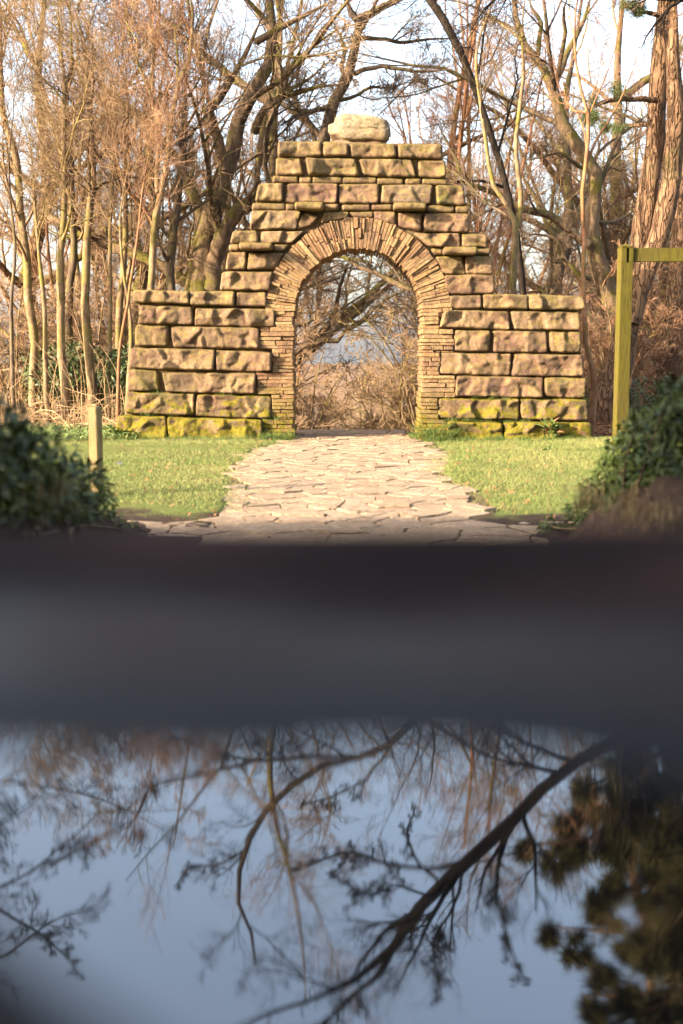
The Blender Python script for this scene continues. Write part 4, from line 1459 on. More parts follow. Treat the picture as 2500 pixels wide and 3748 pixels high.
# mossy branch seen through the top of the opening
mb = px_stem(Z4([(1900, 900), (1700, 700), (1460, 572), (1300, 530), (1175, 490), (1120, 430), (1040, 372), (920, 352), (840, 325), (780, 250), (700, 212), (600, 162), (480, 155), (350, 120)]), 18.2, (13, 5), .5)
mW, mR = mb
foot = np.array([(2.2, 18.4, -2.0), (2.1, 18.3, .4)])
build_tree('bare_tree', (2.2, 18.4, -2.0), [(np.concatenate([foot, mW]), np.concatenate([[.12, .10], mR])),
       px_stem(Z4([(700, 215), (820, 215), (900, 240), (940, 310), (960, 350)]), 18.5, (5, 4), 0)],
       M['oak'], TW_D, 'low tree behind the wall whose mossy branch crosses the top of the opening', 'tree', br=(28, 6, 6, 4), up=.1, ratios=(.22, .6, .65, .7), tmin=.2, sides=10)

# fill trees: prototypes placed once, then copied through the wood
BACK = 'bare trees crowding the wood behind the arch'


def proto_birch(seed, loc, label, mats, h=8.0, bark='birch'):
    rs = random.Random(seed)
    n = 6
    pts = np.array([(rs.uniform(-.25, .25) * k / 2 + loc[0], rs.uniform(-.2, .2) * k / 2 + loc[1], h * k / (n - 1) + loc[2]) for k in range(n)])
    pts[0] = loc
    rad = np.linspace(.075, .012, n)
    st = [(pts, rad)]
    for k in range(3):
        i = rs.choice([1, 2, 3])
        d = np.array([rs.uniform(-1, 1), rs.uniform(-1, 1), 3.0])
        st.append((np.array([pts[i], pts[i] + d * .35, pts[i] + d * .8 + np.array([0, 0, .3]), pts[i] + d * 1.1 + np.array([0, 0, .7])]), np.array([.035, .028, .018, .008])))
    return build_tree('slender_tree', loc, st, M[bark], mats, label, group=BACK, br=(26, 7, 7, 4), up=.2, ang=(28, 66), ratios=(.33, .62, .7, .7), tmin=.25, sides=7, tip=.0023)[0]


def proto_oak(seed, loc, label, mats, h=9.0, bark='oak'):
    rs = random.Random(seed)
    pts = np.array([loc, (loc[0] + .1, loc[1], loc[2] + 1.2), (loc[0] - .15, loc[1] + .1, loc[2] + 2.6), (loc[0] + .3, loc[1], loc[2] + 4.5), (loc[0] + .2, loc[1], loc[2] + 6.8), (loc[0] + .5, loc[1], loc[2] + h)])
    st = [(pts, np.array([.24, .2, .17, .12, .07, .02]))]
    for k in range(8):
        i = rs.choice([1, 2, 2, 3, 3, 4])
        a = k * 2.4 + rs.uniform(-.4, .4)
        L = rs.uniform(2.0, 3.6)
        d = np.array([math.cos(a), math.sin(a), rs.uniform(.1, .7)])
        p0 = pts[i]
        w1 = np.array([rs.uniform(-.4, .4), rs.uniform(-.4, .4), rs.uniform(-.1, .6)])
        w2 = np.array([rs.uniform(-.5, .5), rs.uniform(-.5, .5), rs.uniform(-.2, .9)])
        st.append((np.array([p0, p0 + d * L * .33 + w1 * .4, p0 + d * L * .66 + w1, p0 + d * L + w2 + np.array([0, 0, .4])]), np.array([.08, .06, .04, .015])))
    return build_tree('bare_tree', loc, st, M[bark], mats, label, group=BACK, br=(64, 7, 7, 4), up=.12, ratios=(.40, .6, .68, .7), tmin=.2, sides=8, tip=.0023)[0]


BL_B = 'slender bare tree in the crowded wood beyond the arch and wall'
BL_O = 'spreading bare tree in the crowded wood beyond the arch and wall'


def gp(x, y_):
    return (x, y_, float(gh(x, y_)) - .1)


protos = [proto_birch(11, gp(-4.6, 21.5), BL_B, TW_T), proto_birch(12, gp(-3.4, 22.5), BL_B, TW_R, 8.6, 'redbark'),
          proto_oak(13, gp(-5.9, 24), BL_O, TW_T), proto_oak(14, gp(4.3, 25.5), BL_O, TW_G, 9.5, 'darkbark')]
rs = random.Random(99)
spots = []
ZL = 'in the thicket left of the wall'
ZC_ = 'on the slope directly behind the arch'
ZR = 'behind the right part of the wall'
ZFL, ZFR = 'far down the slope on the left', 'far down the slope on the right'
for k in range(17):        # left thicket, dense
    spots.append((rs.uniform(-7.2, -1.6), rs.uniform(20, 29), rs.choice([0, 1, 0, 1, 2]), rs.uniform(.62, .85), ZL))
for k in range(36):
    spots.append((rs.uniform(-2.6, 2.8), rs.uniform(23, 40), rs.choice([0, 1, 1, 2, 3]), rs.uniform(1.15, 1.65), ZC_))
for k in range(33):
    spots.append((rs.uniform(1.7, 9.8), rs.uniform(22, 38), rs.choice([0, 1, 1, 3, 2]), rs.uniform(.9, 1.4), ZR))
for k in range(46):        # farther wood down the slope
    x = rs.uniform(-17, 17)
    spots.append((x, rs.uniform(40, 75), rs.choice([0, 1, 2, 3]), rs.uniform(.7, 1.0), ZFL if x < .5 else ZFR))
KIND = ['slender tan bare tree', 'slender red brown bare tree', 'spreading mossy bare tree', 'spreading dark bare tree']
for x, y_, k, s, zn in spots:
    if y_ < 41 and abs(x / y_ - .013) < .062: continue
    if k >= 2 and y_ < 41 and abs(x / y_ - .013) < .075: k -= 2
    copy_tree(protos[k], gp(x, y_), rs.uniform(0, 6.28), s * (1.0 if y_ < 39 else 0.8), KIND[k] + ' ' + zn, 'bare trees ' + zn)
for k, p_ in enumerate(protos):
    zn = ZL if k < 3 else ZR
    p_['label'] = KIND[k] + ' ' + zn
    p_['group'] = 'bare trees ' + zn

# bare shrubs on the slope seen through the opening
SH = 'tangled bare shrub on the slope seen through the opening'


def proto_shrub(seed, loc, mats, h=2.4, label=SH, name='bare_shrub', group='bare shrubs behind the opening'):
    rs = random.Random(seed)
    st = []
    for k in range(9):
        a = k * .75 + rs.uniform(-.3, .3)
        sp = rs.uniform(.3, 1.5)
        d = np.array([math.cos(a) * sp, math.sin(a) * sp, rs.uniform(.7, 1.2) * h])
        p0 = np.array(loc) + np.array([math.cos(a) * .1, math.sin(a) * .1, 0])
        st.append((np.array([p0, p0 + d * np.array([.2, .2, .4]), p0 + d * np.array([.6, .6, .75]), p0 + d * np.array([1.15, 1.15, .95])]), np.array([.022, .018, .012, .005])))
    return build_tree(name, loc, st, M['birch'], mats, label, 'shrub', group, br=(36, 6, 6, 3), up=.05, ang=(30, 75), ratios=(.5, .62, .68, .7), tmin=.15, sides=5, tip=.0032)[0]


sh = [proto_shrub(31, gp(-.6, 19.0), TW_T), proto_shrub(32, gp(.9, 19.6), TW_G), proto_shrub(33, gp(.3, 22.0), TW_D)]
for k in range(20):
    x, y_ = rs.uniform(-1.6, 2.2), rs.uniform(18.3, 27)
    copy_tree(sh[k % 3], gp(x, y_), rs.uniform(0, 6.28), rs.uniform(.75, 1.25))
ush = [proto_shrub(41, gp(-5.2, 19.5), TW_T, 2.0, 'leafless thicket shrub among the stems left of the wall', 'bare_shrub', 'bare shrubs among the left stems'),
       proto_shrub(42, gp(4.6, 20.5), TW_R, 2.2, 'leafless thicket shrub under the trees right of the wall', 'bare_shrub', 'bare shrubs under the right trees')]
for k in range(9):
    copy_tree(ush[0], gp(rs.uniform(-7.5, -2.6), rs.uniform(18.5, 25)), rs.uniform(0, 6.28), rs.uniform(.7, 1.2))
for k in range(9):
    copy_tree(ush[1], gp(rs.uniform(3.2, 8.5), rs.uniform(19, 26)), rs.uniform(0, 6.28), rs.uniform(.7, 1.2))


# ------------------------------------------------------------------ leaves
def leaf_unit(w=.42, n=3):
    """unit leaf, length 1 along x, folded along its midrib and curled; 8 faces"""
    xs = [0, .45, 1.0]
    ws = [.06, w * .5, .02]
    V = []
    for x, ww in zip(xs, ws):
        dz = -.22 * x * x
        V += [(x, -ww, dz + ww * .35), (x, 0, dz), (x, ww, dz + ww * .35)]
    Q = []
    for k in range(2):
        b = k * 3
        Q += [(b, b + 3, b + 4, b + 1), (b + 1, b + 4, b + 5, b + 2)]
    return np.array(V), np.array(Q)


LU_V, LU_Q = leaf_unit()


def rot_frames(d, nrm):
    """frames with x along d, z close to nrm"""
    d = d / (np.linalg.norm(d, axis=1, keepdims=True) + 1e-9)
    y_ = np.cross(nrm, d); y_ /= np.linalg.norm(y_, axis=1, keepdims=True) + 1e-9
    z = np.cross(d, y_)
    return np.stack([d, y_, z], -1)


def leaves_mesh(pos, d, nrm, size):
    R = rot_frames(d, nrm)
    V = np.einsum('nij,kj->nki', R, LU_V) * size[:, None, None] + pos[:, None]
    Q = LU_Q[None] + (np.arange(len(pos)) * len(LU_V))[:, None, None]
    return V.reshape(-1, 3), Q.reshape(-1, 4)


def shell_points(ells, n, rg):
    out_p, out_n = [], []
    vol = np.array([e[3] * e[4] + e[3] * e[5] + e[4] * e[5] for e in ells]); vol /= vol.sum()
    for e, f in zip(ells, vol):
        m = int(n * f)
        d = rg.normal(size=(m, 3)); d /= np.linalg.norm(d, axis=1, keepdims=True)
        r = rg.uniform(.62, 1.06, (m, 1))
        lump = np.array([mnoise.noise(Vector(v) * 2.6 + Vector((e[0], e[1], e[2])) * 3) for v in d])[:, None]
        p = np.array(e[:3]) + d * r * (1 + .3 * lump) * np.array(e[3:6])
        out_p.append(p); out_n.append(d)
    return np.concatenate(out_p), np.concatenate(out_n)


def leafy(name, label, cat, base, ells, n, size, mat, seed, group=None, single=0, stems=8, stem_mat='darkbark'):
    rg = np.random.default_rng(seed)
    root = thing(name, base, label, cat, group)
    p, nn = shell_points(ells, n, rg)
    keep = p[:, 2] > gh(p[:, 0], p[:, 1]) - .02
    p, nn = p[keep], nn[keep]
    up = nn * .5 + np.array([0, -.15, .8]) + rg.normal(size=p.shape) * .45
    d = nn * .7 + rg.normal(size=p.shape) * .6 + np.array([0, 0, -.1])
    sz = rg.uniform(size * .6, size * 1.15, len(p))
    if single:
        # the leaves nearest the viewer, each an object
        sc_ = (p @ np.array([0, 0.0, 1.0])) - p[:, 1] * .15 - nn[:, 1] * .8 + rg.uniform(0, .4, len(p))
        order = np.argsort(-sc_)
        sel, rest = order[:single], order[single:]
        lm = mesh_np('leaf', LU_V, LU_Q, True)
        lm.materials.append(M[mat])
        R = rot_frames(d[sel], up[sel])
        from mathutils import Matrix
        for k, i in enumerate(sel):
            o = bpy.data.objects.new('leaf', lm)
            COL.objects.link(o)
            o.parent = root
            mt = Matrix([[*R[k][0], 0], [*R[k][1], 0], [*R[k][2], 0], [0, 0, 0, 1]])
            q = mt.to_quaternion()
            o.rotation_mode = 'QUATERNION'
            o.rotation_quaternion = q
            o.location = Vector(p[i]) - Vector(base)
            o.scale = (sz[i],) * 3
    else:
        rest = np.arange(len(p))
    v, q = leaves_mesh(p[rest], d[rest], up[rest], sz[rest])
    part('foliage', v, q, M[mat], root, True, kind='stuff')
    tb = Tubes()
    lst = []
    for k in range(stems):
        e = ells[k % len(ells)]
        a = np.array(base) + rg.normal(size=3) * np.array([.12, .12, 0])
        b = np.array(e[:3]) + rg.normal(size=3) * np.array(e[3:6]) * .35
        m = (a + b) / 2 + rg.normal(size=3) * .08
        q_ = spline(np.array([a, m, b]), 8)
        lst.append(q_)
    tb.add(np.array(lst), np.tile(np.linspace(.009, .003, 8), (len(lst), 1)) * (1 + size * 5), 5)
    v, q = tb.build()
    part('stems', v, q, M[stem_mat], root, True)
    return root


def E(px, py, Y, rx, ry, rz):
    p = P(px, py, Y)
    return (p[0], p[1], p[2], rx, ry, rz)


leafy('evergreen_bush', 'dark glossy evergreen bush on the left bank in front of the short post', 'bush', gp(-1.35, 5.2),
      [E(-40, 1590, 3.6, .12, .3, .10), E(-120, 1650, 3.6, .2, .4, .14), E(80, 1690, 4.2, .13, .3, .085), E(180, 1745, 4.9, .12, .3, .085), E(265, 1750, 5.7, .12, .3, .085), E(335, 1790, 6.4, .09, .25, .085), E(375, 1850, 6.7, .06, .2, .06), E(420, 1910, 6.9, .06, .15, .035), E(480, 1945, 7.1, .05, .1, .025), E(120, 1800, 4.8, .22, .3, .07), E(60, 1840, 4.2, .2, .3, .08), E(250, 1870, 5.7, .16, .3, .06), E(-200, 1700, 5.5, .5, .6, .2)],
      4600, .05, 'leaf', 51, single=280, stems=14)
leafy('evergreen_bush', 'glossy evergreen bush on the right bank in front of the signpost foot', 'bush', gp(1.65, 6.6),
      [E(2290, 1660, 7.2, .12, .3, .11), E(2262, 1720, 7.1, .11, .25, .09), E(2370, 1640, 6.6, .17, .3, .14), E(2480, 1620, 6.0, .2, .3, .16), E(2200, 1800, 7.0, .10, .2, .08), E(2120, 1875, 7.1, .09, .2, .045), E(2030, 1925, 7.2, .08, .15, .03), E(2480, 1450, 4.6, .06, .15, .06), E(2400, 1530, 5.0, .05, .15, .045), E(2330, 1545, 5.2, .03, .1, .02), E(2340, 1770, 6.5, .15, .3, .09), E(2240, 1850, 6.8, .16, .2, .05), E(2350, 1830, 6.2, .2, .3, .07), E(2460, 1770, 5.9, .2, .3, .11), E(2560, 1540, 5.0, .12, .2, .13), E(2620, 1650, 5.5, .35, .4, .2)],
      6400, .05, 'leaf', 52, single=280, stems=14)

# rhododendron like shrubs under the left trees
RH = 'rhododendrons under the left trees'
sb = [((-4.35, 18.6), 'low dark green shrub at the left edge among the stems', 1.5), ((-3.65, 19.0), 'dark green shrub between the two palest stems', 1.6),
      ((-3.0, 18.2), 'tall leafy dark green shrub just left of the wall end', 1.55), ((-5.3, 20.5), 'dark green shrub far back at the left edge', 1.4), ((-2.4, 20.5), 'green shrub showing behind the stem beside the wall end', 1.2)]
for k, ((x, y_), lab, h) in enumerate(sb):
    g = gp(x, y_)
    rg = random.Random(k)
    ells = [(x + rg.uniform(-.45, .45), y_ + rg.uniform(-.3, .3), g[2] + rg.uniform(.25, .85) * h, rg.uniform(.22, .4), rg.uniform(.22, .4), rg.uniform(.16, .3)) for _ in range(7)]
    leafy('rhododendron', lab, 'shrub', g, ells, 1700, .10, 'leaf_far', 60 + k, RH, stems=10)
sb = [((4.55, 17.6), 'leafy green shrub behind the signpost beside the pine', .75), ((5.3, 17.8), 'greyish green shrub at the right edge under the pine', .95), ((4.0, 21.5), 'small green shrub behind the red barked stem', .8), ((6.2, 20.0), 'tall green shrub at the right edge behind the pine', 1.5)]
for k, ((x, y_), lab, h) in enumerate(sb):
    g = gp(x, y_)
    rg = random.Random(k + 40)
    ells = [(x + rg.uniform(-.4, .4), y_ + rg.uniform(-.3, .3), g[2] + rg.uniform(.15, .85) * h, rg.uniform(.2, .36), rg.uniform(.2, .36), rg.uniform(.14, .26)) for _ in range(7)]
    leafy('leafy_shrub', lab, 'shrub', g, ells, 1500, .075, 'leaf_far', 80 + k, 'shrubs under the pines', stems=10)

# fallen branch tangle and dry stalks left of the wall
rg = np.random.default_rng(5)
tb = Tubes()
lst, rl = [], []
for k in range(210):
    x, y_ = rg.uniform(-5.2, -2.55), rg.uniform(16.3, 18.4)
    g = float(gh(x, y_))
    a = rg.uniform(0, 6.28)
    L = rg.uniform(.35, 1.3)
    hgt = rg.uniform(.03, .45) * L
    d = np.array([math.cos(a), math.sin(a) * .6, 0])
    p0 = np.array([x, y_, g])
    pts = np.array([p0, p0 + d * L * .3 + np.array([0, 0, hgt * .9]), p0 + d * L * .65 + np.array([rg.normal() * .06, 0, hgt]), p0 + d * L + np.array([rg.normal() * .08, 0, hgt * rg.uniform(-.1, 1.3)])])
    lst.append(spline(pts, 9)); rl.append(np.linspace(1, .5, 9) * rg.uniform(.003, .008))
for k in range(90):
    x, y_ = rg.uniform(-5.0, -2.5), rg.uniform(16.6, 18.6)
    g = float(gh(x, y_))
    L = rg.uniform(.5, 1.5)
    p0 = np.array([x, y_, g])
    ln = rg.normal(size=2) * .25 * L
    pts = np.array([p0, p0 + np.array([ln[0] * .2, ln[1] * .2, L * .4]), p0 + np.array([ln[0] * .6, ln[1] * .6, L * .75]), p0 + np.array([ln[0] * 1.3, ln[1], L])])
    lst.append(spline(pts, 9)); rl.append(np.linspace(1, .5, 9) * rg.uniform(.003, .006))
tb.add(np.array(lst), np.array(rl), 5)
v, q = tb.build()
tag(part('dead_stems', v, q, M['dry'], None, True), 'tangle of dry fallen stems at the foot of the left thicket', 'brushwood', kind='stuff')


# ------------------------------------------------------------------ grass
def blades(pos, h, w, lean, rg):
    n = len(pos)
    a = rg.uniform(0, 2 * np.pi, n)
    s = np.stack([np.cos(a), np.sin(a), np.zeros(n)], -1) * w[:, None] / 2
    l = np.stack([rg.normal(size=n), rg.normal(size=n), np.zeros(n)], -1) * lean
    t = pos + l * h[:, None] + np.array([0, 0, 1]) * h[:, None]
    V = np.stack([pos - s, pos + s, t], 1).reshape(-1, 3)
    b = (np.arange(n) * 3)[:, None]
    return V, np.array([[0, 1, 2]]) + b


rg = np.random.default_rng(21)


def lawn_points(n):
    out = []
    while sum(len(o) for o in out) < n:
        yv = rg.uniform(8.0, 15.4, n * 2)
        xv = rg.uniform(-4.2, 4.6, n * 2)
        ok = (xv < edge_x(LE, yv) + .02 + rg.normal(size=n * 2) * .15) | (xv > edge_x(RE, yv) - .02 + rg.normal(size=n * 2) * .15)
        ok &= np.abs(xv) < .30 * yv + .4
        dens = np.array([mnoise.noise((x * 2.1, y_ * 2.1, 1.7)) + .6 * mnoise.noise((x * 6, y_ * 6, 4.0)) for x, y_ in zip(xv[:60000], yv[:60000])])
        ok = ok[:60000] & (dens > -.55 + .9 * (rg.random(len(dens)) ** 2) - .4) & (yv[:60000] > 8.2 + .25 * np.sin(xv[:60000] * 3) + .2 * rg.random(len(dens)))
        out.append(np.stack([xv[:60000][ok], yv[:60000][ok]], -1))
    return np.concatenate(out)[:n]


lp = lawn_points(115000)
pz = gh(lp[:, 0], lp[:, 1])
pos = np.column_stack([lp, pz])
hn = np.array([mnoise.noise((x * 1.1, y_ * 1.4, 9)) for x, y_ in lp])
h = rg.uniform(.012, .034, len(pos)) * (1 + .6 * hn)
v, q = blades(pos, h, rg.uniform(.0028, .005, len(pos)), .7, rg)
tag(part('lawn_grass', v, q, M['blade'], None, kind='stuff'), 'short green grass on both sides of the flagstone path', 'grass', kind='stuff')
# dry straw among it
sel = rg.permutation(len(pos))[:20000]
v, q = blades(pos[sel], h[sel] * 1.05, np.full(len(sel), .004), .9, rg)
tag(part('straw_grass', v, q, M['drygrass'], None, kind='stuff'), 'straw coloured blades scattered through the lawn', 'grass', kind='stuff')
# longer tufts along the foot of the wall, in the joints of the wall and at the jambs
tp = []
for k in range(150):
    x = rg.choice([rg.uniform(-2.75, -.62), rg.uniform(.95, 3.05)])
    tp.append((x, WALLY - .12 - rg.random() * .25, 0, rg.uniform(.05, .11), 26))
for k in range(40):
    tp.append((rg.uniform(.86, 1.5), WALLY - .08 - rg.random() * .15, rg.uniform(0, .16), rg.uniform(.05, .12), 30))
for k in range(22):
    tp.append((rg.uniform(-.95, -.6), WALLY - .1 - rg.random() * .15, rg.uniform(0, .04), rg.uniform(.06, .13), 30))
for px_, py_, n_ in ((1640, 1535, 5), (1700, 1537, 5), (1760, 1538, 6), (1850, 1541, 6), (1920, 1540, 4), (1790, 1456, 3), (1745, 1452, 2), (1850, 1457, 2), (520, 1515, 3), (545, 1518, 3), (640, 1520, 2), (600, 1436, 2), (830, 1443, 2), (1000, 1532, 4)):
    for j in range(n_):
        p_ = wp(px_ + rg.normal() * 14, py_)
        tp.append((p_[0], WALLY - .03, p_[1] - .01, rg.uniform(.03, .07), 16))
vs, qa, qb, off = [], [], [], 0
for x, y_, z, hh, n_ in tp:
    pp = np.column_stack([x + rg.normal(size=n_) * .035, y_ + rg.normal(size=n_) * .03, np.full(n_, z)])
    v, q = blades(pp, rg.uniform(.4, 1, n_) * hh, np.full(n_, .005), .45, rg)
    vs.append(v); qa.append(q + off); off += len(v)
tag(part('tall_grass', np.concatenate(vs), np.concatenate(qa), M['blade_dk'], None, kind='stuff'), 'longer grass tufts along the foot and ledges of the wall', 'grass', kind='stuff')
# rough herbs at the left under the dead stems
tp = np.column_stack([rg.uniform(-4.6, -2.5, 5200), rg.uniform(15.0, 17.0, 5200)])
pz = gh(tp[:, 0], tp[:, 1])
pp = np.column_stack([tp, pz + rg.uniform(.0, .10, len(tp))])
d = rg.normal(size=pp.shape); d[:, 2] *= .4
v, q = leaves_mesh(pp, d, np.tile([0, -.3, 1.0], (len(pp), 1)) + rg.normal(size=pp.shape) * .3, rg.uniform(.03, .065, len(pp)))
tag(part('ground_cover', v, q, M['leaf_weed'], None, True), 'low green nettles and weeds in front of the left thicket', 'weeds', kind='stuff')
# leaf litter at the right
tp = np.column_stack([rg.uniform(2.9, 5.4, 3500), rg.uniform(15.6, 18.4, 3500)])
pp = np.column_stack([tp, gh(tp[:, 0], tp[:, 1]) + rg.uniform(.0, .05, len(tp))])
d = rg.normal(size=pp.shape); d[:, 2] *= .4
v, q = leaves_mesh(pp, d, np.tile([0, -.3, 1.0], (len(pp), 1)) + rg.normal(size=pp.shape) * .4, rg.uniform(.04, .08, len(pp)))
tag(part('leaf_litter', v, q, M['leaf_dead'], None, True), 'brown fallen leaves on the ground right of the wall', 'leaves', kind='stuff')
# scattered fallen leaves and crumbs on the lawn and along the edges of the path
nn_ = 520
yv = rg.uniform(7.7, 15.2, nn_); sd_ = rg.random(nn_) < .5
xv = np.where(sd_, edge_x(LE, yv) - np.abs(rg.normal(size=nn_)) * .7, edge_x(RE, yv) + np.abs(rg.normal(size=nn_)) * .7)
pp = np.column_stack([xv, yv, gh(xv, yv) + .012])
d = rg.normal(size=pp.shape); d[:, 2] *= .3
v, q = leaves_mesh(pp, d, np.tile([0, -.3, 1.0], (nn_, 1)) + rg.normal(size=pp.shape) * .4, rg.uniform(.02, .05, nn_))
tag(part('fallen_leaves', v, q, M['leaf_dead'], None, True), 'small brown leaves scattered on the lawn and path edges', 'leaves', kind='stuff')
# dry grass hanging over the right bank, and a little at the left
vs, qa, qb, off = [], [], [], 0
for k in range(26):
    if k < 22:
        p0 = P(rg.uniform(2130, 2560), rg.uniform(1740, 1900), rg.uniform(4.6, 6.0))
    else:
        p0 = P(rg.uniform(-80, 280), rg.uniform(1760, 1860), rg.uniform(3.2, 4.8))
    n_ = 30
    pp = p0 + rg.normal(size=(n_, 3)) * np.array([.035, .05, .02])
    v, q = blades(pp, -rg.uniform(.03, .11, n_), np.full(n_, .005), .25, rg)
    vs.append(v); qa.append(q + off); off += len(v)
tag(part('dry_grass', np.concatenate(vs), np.concatenate(qa), M['drygrass'], None), 'withered grass hanging over the earth banks beside the steps', 'grass', kind='stuff')

# ------------------------------------------------------------------ posts
def bevel_prism(x0, x1, y0, y1, z0, z1, bev, top=0.0):
    import bmesh
    bm = bmesh.new()
    v, q = box_vf(x0, x1, y0, y1, z0, z1)
    bv = [bm.verts.new(p) for p in v]
    for f in q: bm.faces.new([bv[i] for i in f])
    if top > 0:
        f = [f for f in bm.faces if f.calc_center_median().z > z1 - 1e-4][0]
        r = bmesh.ops.poke(bm, faces=[f])
        r['verts'][0].co.z += top
    bmesh.ops.bevel(bm, geom=list(bm.edges), offset=bev, segments=2, affect='EDGES')
    bm.normal_update()
    bm.verts.index_update()
    V = np.array([v.co[:] for v in bm.verts])
    d = {}
    for f in bm.faces: d.setdefault(len(f.verts), []).append([v.index for v in f.verts])
    bm.free()
    return V, [np.array(x) for x in d.values()]


# signpost: slotted post and one arm
YS = 13.0
pb = P(2268, 1660, YS); ptp = P(2282, 905, YS)
wd = 44 / F * YS
sign = thing('wooden_signpost', (pb[0], YS, 0), 'tall green stained timber signpost with one arm, right of the wall', 'signpost')
H = ptp[2]
zs0 = P(2280, 962, YS)[2]; zs1 = P(2280, 903, YS)[2]
hw = wd / 2
# post in three lengths so that the arm passes through a real slot: two cheeks beside the slot
sw = .020
V_, Q_ = [], []
off = 0
lean = 0.0


def add_p(lst, v, fs):
    global off
    lst[0].append(v)
    lst[1].extend([f + off for f in fs])
    off += len(v)


L_ = ([], [])
add_p(L_, *bevel_prism(-hw, hw, -hw, hw, -.1, zs0, .004))
add_p(L_, *bevel_prism(-hw, -.006, -hw, hw, zs0 + .0005, zs1, .003))
add_p(L_, *bevel_prism(.022, hw, -hw, hw, zs0 + .0005, zs1, .003))
add_p(L_, *bevel_prism(-hw, hw, -hw, hw, zs1 + .0005, H - .015, .004, .035))
v = np.concatenate(L_[0]); fs = L_[1]
# turned slightly so that its left side shows
ca, sa = math.cos(.14), math.sin(.14)
v = np.column_stack([v[:, 0] * ca - v[:, 1] * sa, v[:, 0] * sa + v[:, 1] * ca, v[:, 2]])
o = link('post', mesh_np('post', v, fs), M['signwood'], sign)
off = 0
v, fs = bevel_prism(-.03 + .055, 1.45, -.028, .028, zs0 + .012, zs1 - .012, .004)
ca, sa = math.cos(.05), math.sin(.05)
v = np.column_stack([v[:, 0] * ca - v[:, 1] * sa, v[:, 0] * sa + v[:, 1] * ca, v[:, 2]])
link('arm', mesh_np('arm', v, fs), M['signwood'], sign)
v, fs = bevel_prism(-.004, .020, hw - .03, hw - .012, zs0 + .001, zs1 - .001, .001)
link('slot_back', mesh_np('slot_back', v, fs), M['slot'], sign)

# short post at the left
YP = 9.0
p = P(347, 1484, YP)
post = thing('short_wooden_post', (p[0], YP, 0), 'short square timber post standing on the left lawn behind the bush', 'post')
v, fs = bevel_prism(-.038, .038, -.038, .038, -.1, p[2] - .01, .005, .008)
ca, sa = math.cos(1.15), math.sin(1.15)
v = np.column_stack([v[:, 0] * ca - v[:, 1] * sa, v[:, 0] * sa + v[:, 1] * ca, v[:, 2]])
link('post_shaft', mesh_np('post_shaft', v, fs), M['postwood'], post)

# little things on the lawn: pale leaf, dead leaf, dock plant
rg = np.random.default_rng(77)


def ground_at(px_, py_):
    d = ray(px_, py_)
    return np.array([0, 0, CAMZ]) + d * (-CAMZ / d[2])


def single_leaf(px_, py_, size, mat, name, label, tilt, rot):
    g = ground_at(px_, py_)
    o = link(name, mesh_np(name, LU_V * size, LU_Q, True), M[mat])
    o.location = (g[0], g[1], .035)
    o.rotation_euler = (tilt, -.2, rot)
    tag(o, label, 'leaf')


M['paleleaf'] = flat_mat('bleached leaf', (0.55, 0.47, 0.30), (0.62, 0.54, 0.36))
single_leaf(425, 1712, .09, 'paleleaf', 'fallen_leaf', 'pale bleached leaf lying on the left lawn', 1.0, .8)
single_leaf(1985, 1660, .09, 'leaf', 'fallen_leaf', 'dark curled leaf lying on the right lawn', .6, .3)
single_leaf(2010, 1655, .07, 'leaf_weed', 'fallen_leaf', 'upright green leaf beside the dark curled leaf on the right lawn', 1.2, 1.0)
dp = P(2025, 1590, WALLY - .22)
dock = thing('dock_plant', (dp[0], WALLY - .2, 0), 'leafy dock plant with drooping leaves at the foot of the right wall', 'plant')
lm = mesh_np('leaf', LU_V, LU_Q, True); lm.materials.append(M['leaf_weed'])
lm2 = mesh_np('leaf', LU_V, LU_Q, True); lm2.materials.append(M['leaf_dead'])
for k in range(38):
    o = bpy.data.objects.new('leaf', lm2 if k % 7 == 0 else lm)
    COL.objects.link(o)
    o.parent = dock
    a = rg.uniform(0, 6.28)
    o.rotation_euler = (rg.uniform(-.5, .5), rg.uniform(-1.1, -.1), a)
    o.location = (rg.normal() * .05, rg.normal() * .03, rg.uniform(.02, .20))
    s = rg.uniform(.09, .17)
    o.scale = (s, s, s)
dp = P(425, 1560, WALLY - .1)
dock2 = thing('dock_plant', (dp[0], WALLY - .1, 0), 'small leafy weed at the left end of the wall foot', 'plant')
for k in range(18):
    o = bpy.data.objects.new('leaf', lm)
    COL.objects.link(o)
    o.parent = dock2
    o.rotation_euler = (rg.uniform(-.5, .5), rg.uniform(-1.1, -.1), rg.uniform(0, 6.28))
    o.location = (rg.normal() * .05, rg.normal() * .03, rg.uniform(.02, .12))
    s = rg.uniform(.08, .15)
    o.scale = (s, s, s)

# ------------------------------------------------------------------ evergreen hedge behind the camera that keeps the terrace in shade, plus added side hedges that dim it
HT = 7.8


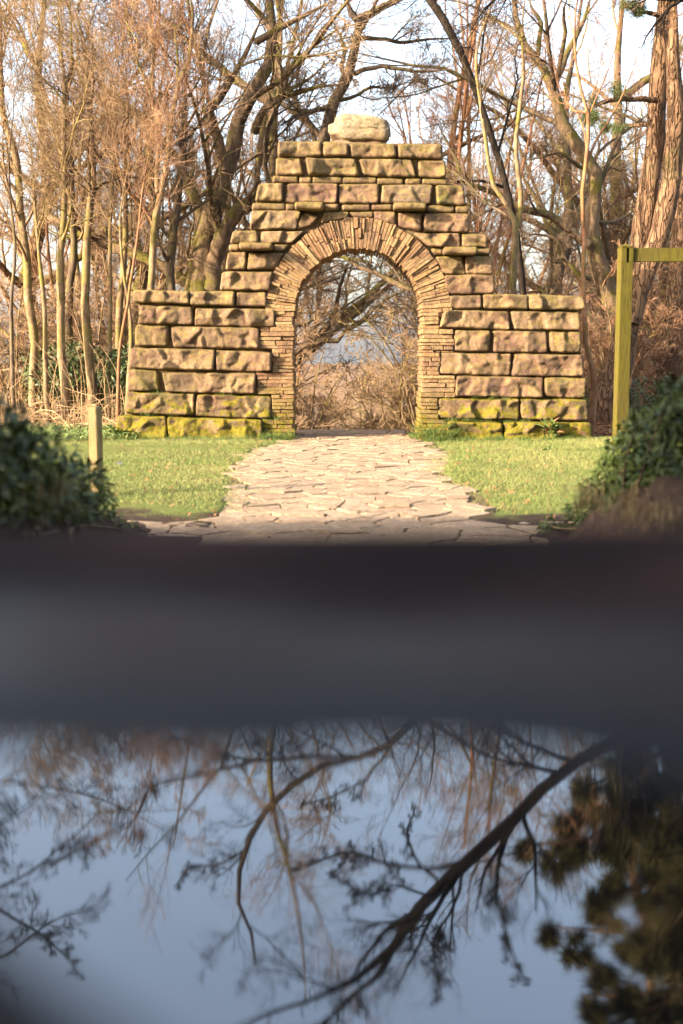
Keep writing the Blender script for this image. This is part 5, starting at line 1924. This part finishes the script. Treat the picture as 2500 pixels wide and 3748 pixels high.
def make_hedge(x0, y0, x1, y1, ht, label, seed):
    rg = np.random.default_rng(seed)
    L = math.hypot(x1 - x0, y1 - y0)
    ux, uy = (x1 - x0) / L, (y1 - y0) / L
    hedge = thing('hedge', ((x0 + x1) / 2, (y0 + y1) / 2, .86), label, 'hedge', 'hedges around the terrace')
    n = int(L * 3.2)

    def top(a):
        return ht + .18 * math.sin(a * 1.7) + .12 * math.sin(a * 4.1 + 1)

    def pt(a, w, z):
        return (x0 + ux * a - uy * w, y0 + uy * a + ux * w, z)
    V = []
    for a in np.linspace(0, L, n):
        t = top(a) - .12
        V += [pt(a, -.8, .3), pt(a, -.9, t - .4), pt(a, -.3, t), pt(a, .3, t), pt(a, .9, t - .4), pt(a, .8, .3)]
    V = np.array(V)
    V += np.array([[mnoise.noise(Vector(p) * 1.5) * .12, mnoise.noise(Vector(p) * 1.5 + Vector((9, 9, 9))) * .12, 0] for p in V])
    Q = []
    for i in range(n - 1):
        for k in range(5):
            a = i * 6 + k
            Q.append((a, a + 6, a + 7, a + 1))
    for b in (0, (n - 1) * 6):
        Q += [(b, b + 1, b + 4, b + 5), (b + 1, b + 2, b + 3, b + 4)]
    part('hedge_body', V, np.array(Q), M['leaf'], hedge, True)
    m = int(L * 230)
    aa = rg.uniform(-.1, L + .1, m)
    tt = rg.random(m)
    tp = np.array([top(a) for a in aa])
    zz = np.where(tt < .75, .6 + (tp - .7) * rg.random(m), tp - .1 + rg.normal(size=m) * .08)
    ww = np.where(tt < .75, np.where(rg.random(m) < .5, -.93, .93), rg.uniform(-.6, .6, m))
    pp = np.column_stack([x0 + ux * aa - uy * ww, y0 + uy * aa + ux * ww, zz])
    d = rg.normal(size=pp.shape)
    v, q = leaves_mesh(pp, d, rg.normal(size=pp.shape) + np.array([0, 0, .5]), rg.uniform(.1, .22, m))
    part('foliage', v, q, M['leaf'], hedge, True, kind='stuff')


make_hedge(-34, -4, 8, -4, HT, 'tall dense evergreen hedge behind the terrace, out of the picture', 91)
make_hedge(-3.2, -3.0, -3.2, 2.4, 10.5, 'added tall evergreen hedge left of the terrace, unseen, dims the foreground', 92)  # added out of view to cut sky light on the foreground
make_hedge(3.4, -3.0, 3.9, 6.0, 10.0, 'added tall evergreen hedge right of the terrace, unseen, dims the foreground', 93)  # unseen counterpart on the right, added to block more of the sky

print('objects', len(bpy.data.objects), 'tris', sum(sum(len(p.vertices) - 2 for p in m.polygons) if len(m.polygons) < 3000 else len(m.loops) - 2 * len(m.polygons) for m in bpy.data.meshes))
